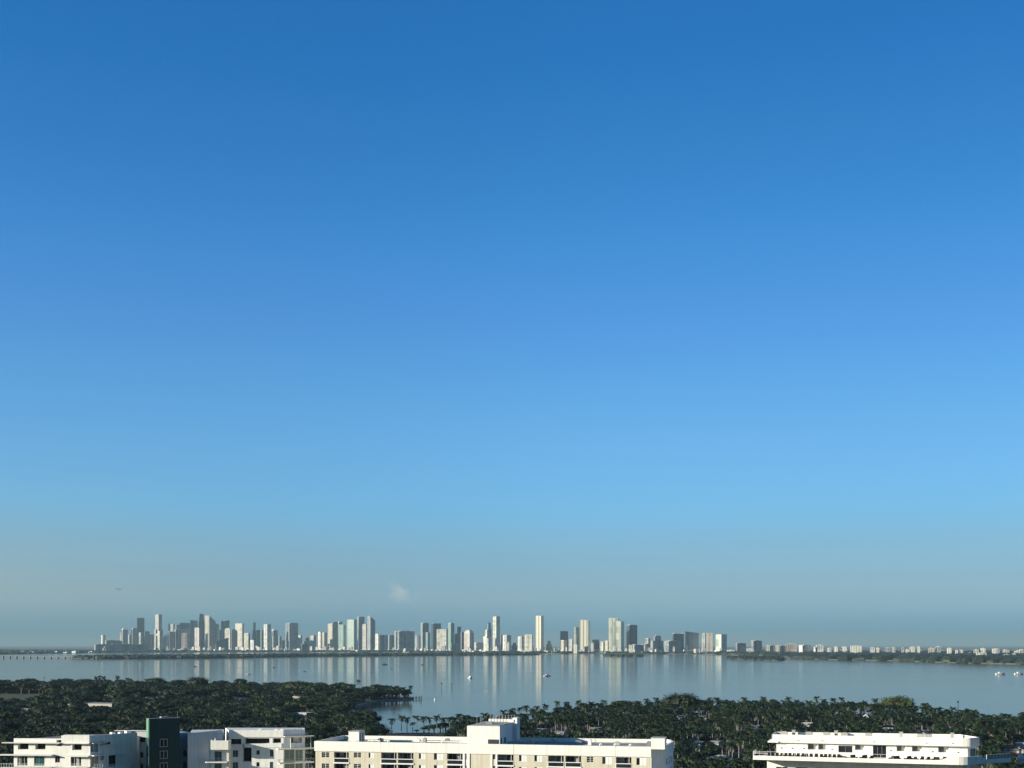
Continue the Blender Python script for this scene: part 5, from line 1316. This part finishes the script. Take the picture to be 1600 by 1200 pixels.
scl = N.new('ShaderNodeVectorMath'); scl.operation = 'SCALE'; scl.inputs['Scale'].default_value = 2.5
L.new(sky.outputs[0], mx.inputs['A']); L.new(rmp.outputs['Color'], mx.inputs['B']); L.new(mx.outputs['Result'], scl.inputs[0]); 
def MR(src, a, b2, c, d):
    n = N.new('ShaderNodeMapRange'); n.interpolation_type = 'SMOOTHSTEP'
    for k_, v_ in zip(('From Min','From Max','To Min','To Max'), (a,b2,c,d)): n.inputs[k_].default_value = v_
    L.new(src, n.inputs['Value']); return n.outputs['Result']
def MU(a, b2, op='MULTIPLY'):
    n = N.new('ShaderNodeMath'); n.operation = op
    for i_, q_ in enumerate((a,b2)):
        if isinstance(q_, (int,float)): n.inputs[i_].default_value = q_
        else: L.new(q_, n.inputs[i_])
    return n.outputs[0]
fa = MU(MU(MR(sp.outputs['X'], 0, .45, 1, .86), MR(sp.outputs['Y'], -.2, .6, SKY_BACK, 1)), MR(sp.outputs['Z'], .46, .75, 1, .55))
s2n = N.new('ShaderNodeVectorMath'); s2n.operation = 'SCALE'; L.new(scl.outputs[0], s2n.inputs[0]); 
hm_ = N.new('ShaderNodeMapping'); hm_.inputs['Scale'].default_value = (2.2,2.2,46); L.new(tc.outputs['Generated'], hm_.inputs['Vector'])
hn = N.new('ShaderNodeTexNoise'); hn.inputs['Scale'].default_value = 1.6; hn.inputs['Detail'].default_value = 5; L.new(hm_.outputs[0], hn.inputs['Vector'])
fa = MU(fa, MU(MU(MU(hn.outputs['Fac'], -.5, 'ADD'), MR(sp.outputs['Z'], .02, .16, .09, .015)), 1, 'ADD'))
L.new(fa, s2n.inputs['Scale'])
# warmer murk low on the left
lt = MU(MR(sp.outputs['X'], -.08, -.42, 0, 1), MR(sp.outputs['Z'], .01, .19, 1, 0))
wm_ = N.new('ShaderNodeMix'); wm_.data_type = 'RGBA'; L.new(lt, wm_.inputs['Factor']); wm_.inputs['A'].default_value = (1,1,1,1); wm_.inputs['B'].default_value = (1.24,1.07,.97,1)
s3n = N.new('ShaderNodeVectorMath'); s3n.operation = 'MULTIPLY'; L.new(s2n.outputs[0], s3n.inputs[0]); L.new(wm_.outputs['Result'], s3n.inputs[1]); s2n = s3n
# a faint wisp of cloud low over the skyline
vm = N.new('ShaderNodeMapping'); vm.vector_type = 'POINT'; vm.inputs['Location'].default_value = (.0815*48, 0, -.0425*95); vm.inputs['Scale'].default_value = (48, 0, 95); L.new(tc.outputs['Generated'], vm.inputs['Vector'])
vl = N.new('ShaderNodeVectorMath'); vl.operation = 'LENGTH'; L.new(vm.outputs[0], vl.inputs[0])
cn = N.new('ShaderNodeTexNoise'); cn.inputs['Scale'].default_value = 75; cn.inputs['Detail'].default_value = 6; cn.inputs['Roughness'].default_value = .65; L.new(tc.outputs['Generated'], cn.inputs['Vector'])
wf = MU(MU(MR(vl.outputs['Value'], .2, 1.15, 1, 0), MR(cn.outputs['Fac'], .43, .62, 0, 1)), .36)
wx = N.new('ShaderNodeMix'); wx.data_type = 'RGBA'; L.new(wf, wx.inputs['Factor']); L.new(s2n.outputs[0], wx.inputs['A']); wx.inputs['B'].default_value = (4.6,4.6,4.5,1)
L.new(wx.outputs['Result'], bg.inputs['Color'])
cam = bpy.data.cameras.new('camera'); co = bpy.data.objects.new('camera', cam); col.objects.link(co); sc.camera = co
co.location = (0,0,H); co.rotation_euler = (R(90),0,0); cam.sensor_width = 36; cam.lens = 36*F/1600; cam.shift_y = (HY-600)/1600; cam.clip_start = .5; cam.clip_end = 400000
sc.view_settings.view_transform = 'Standard'; sc.view_settings.look = 'None'; sc.view_settings.exposure = EXPO; sc.view_settings.gamma = 1
sc.render.engine = 'CYCLES'; sc.cycles.use_denoising = True; sc.cycles.max_bounces = 5; sc.cycles.diffuse_bounces = 2; sc.cycles.glossy_bounces = 3; sc.cycles.volume_bounces = 0; sc.cycles.transparent_max_bounces = 4
sc.cycles.caustics_reflective = False; sc.cycles.caustics_refractive = False
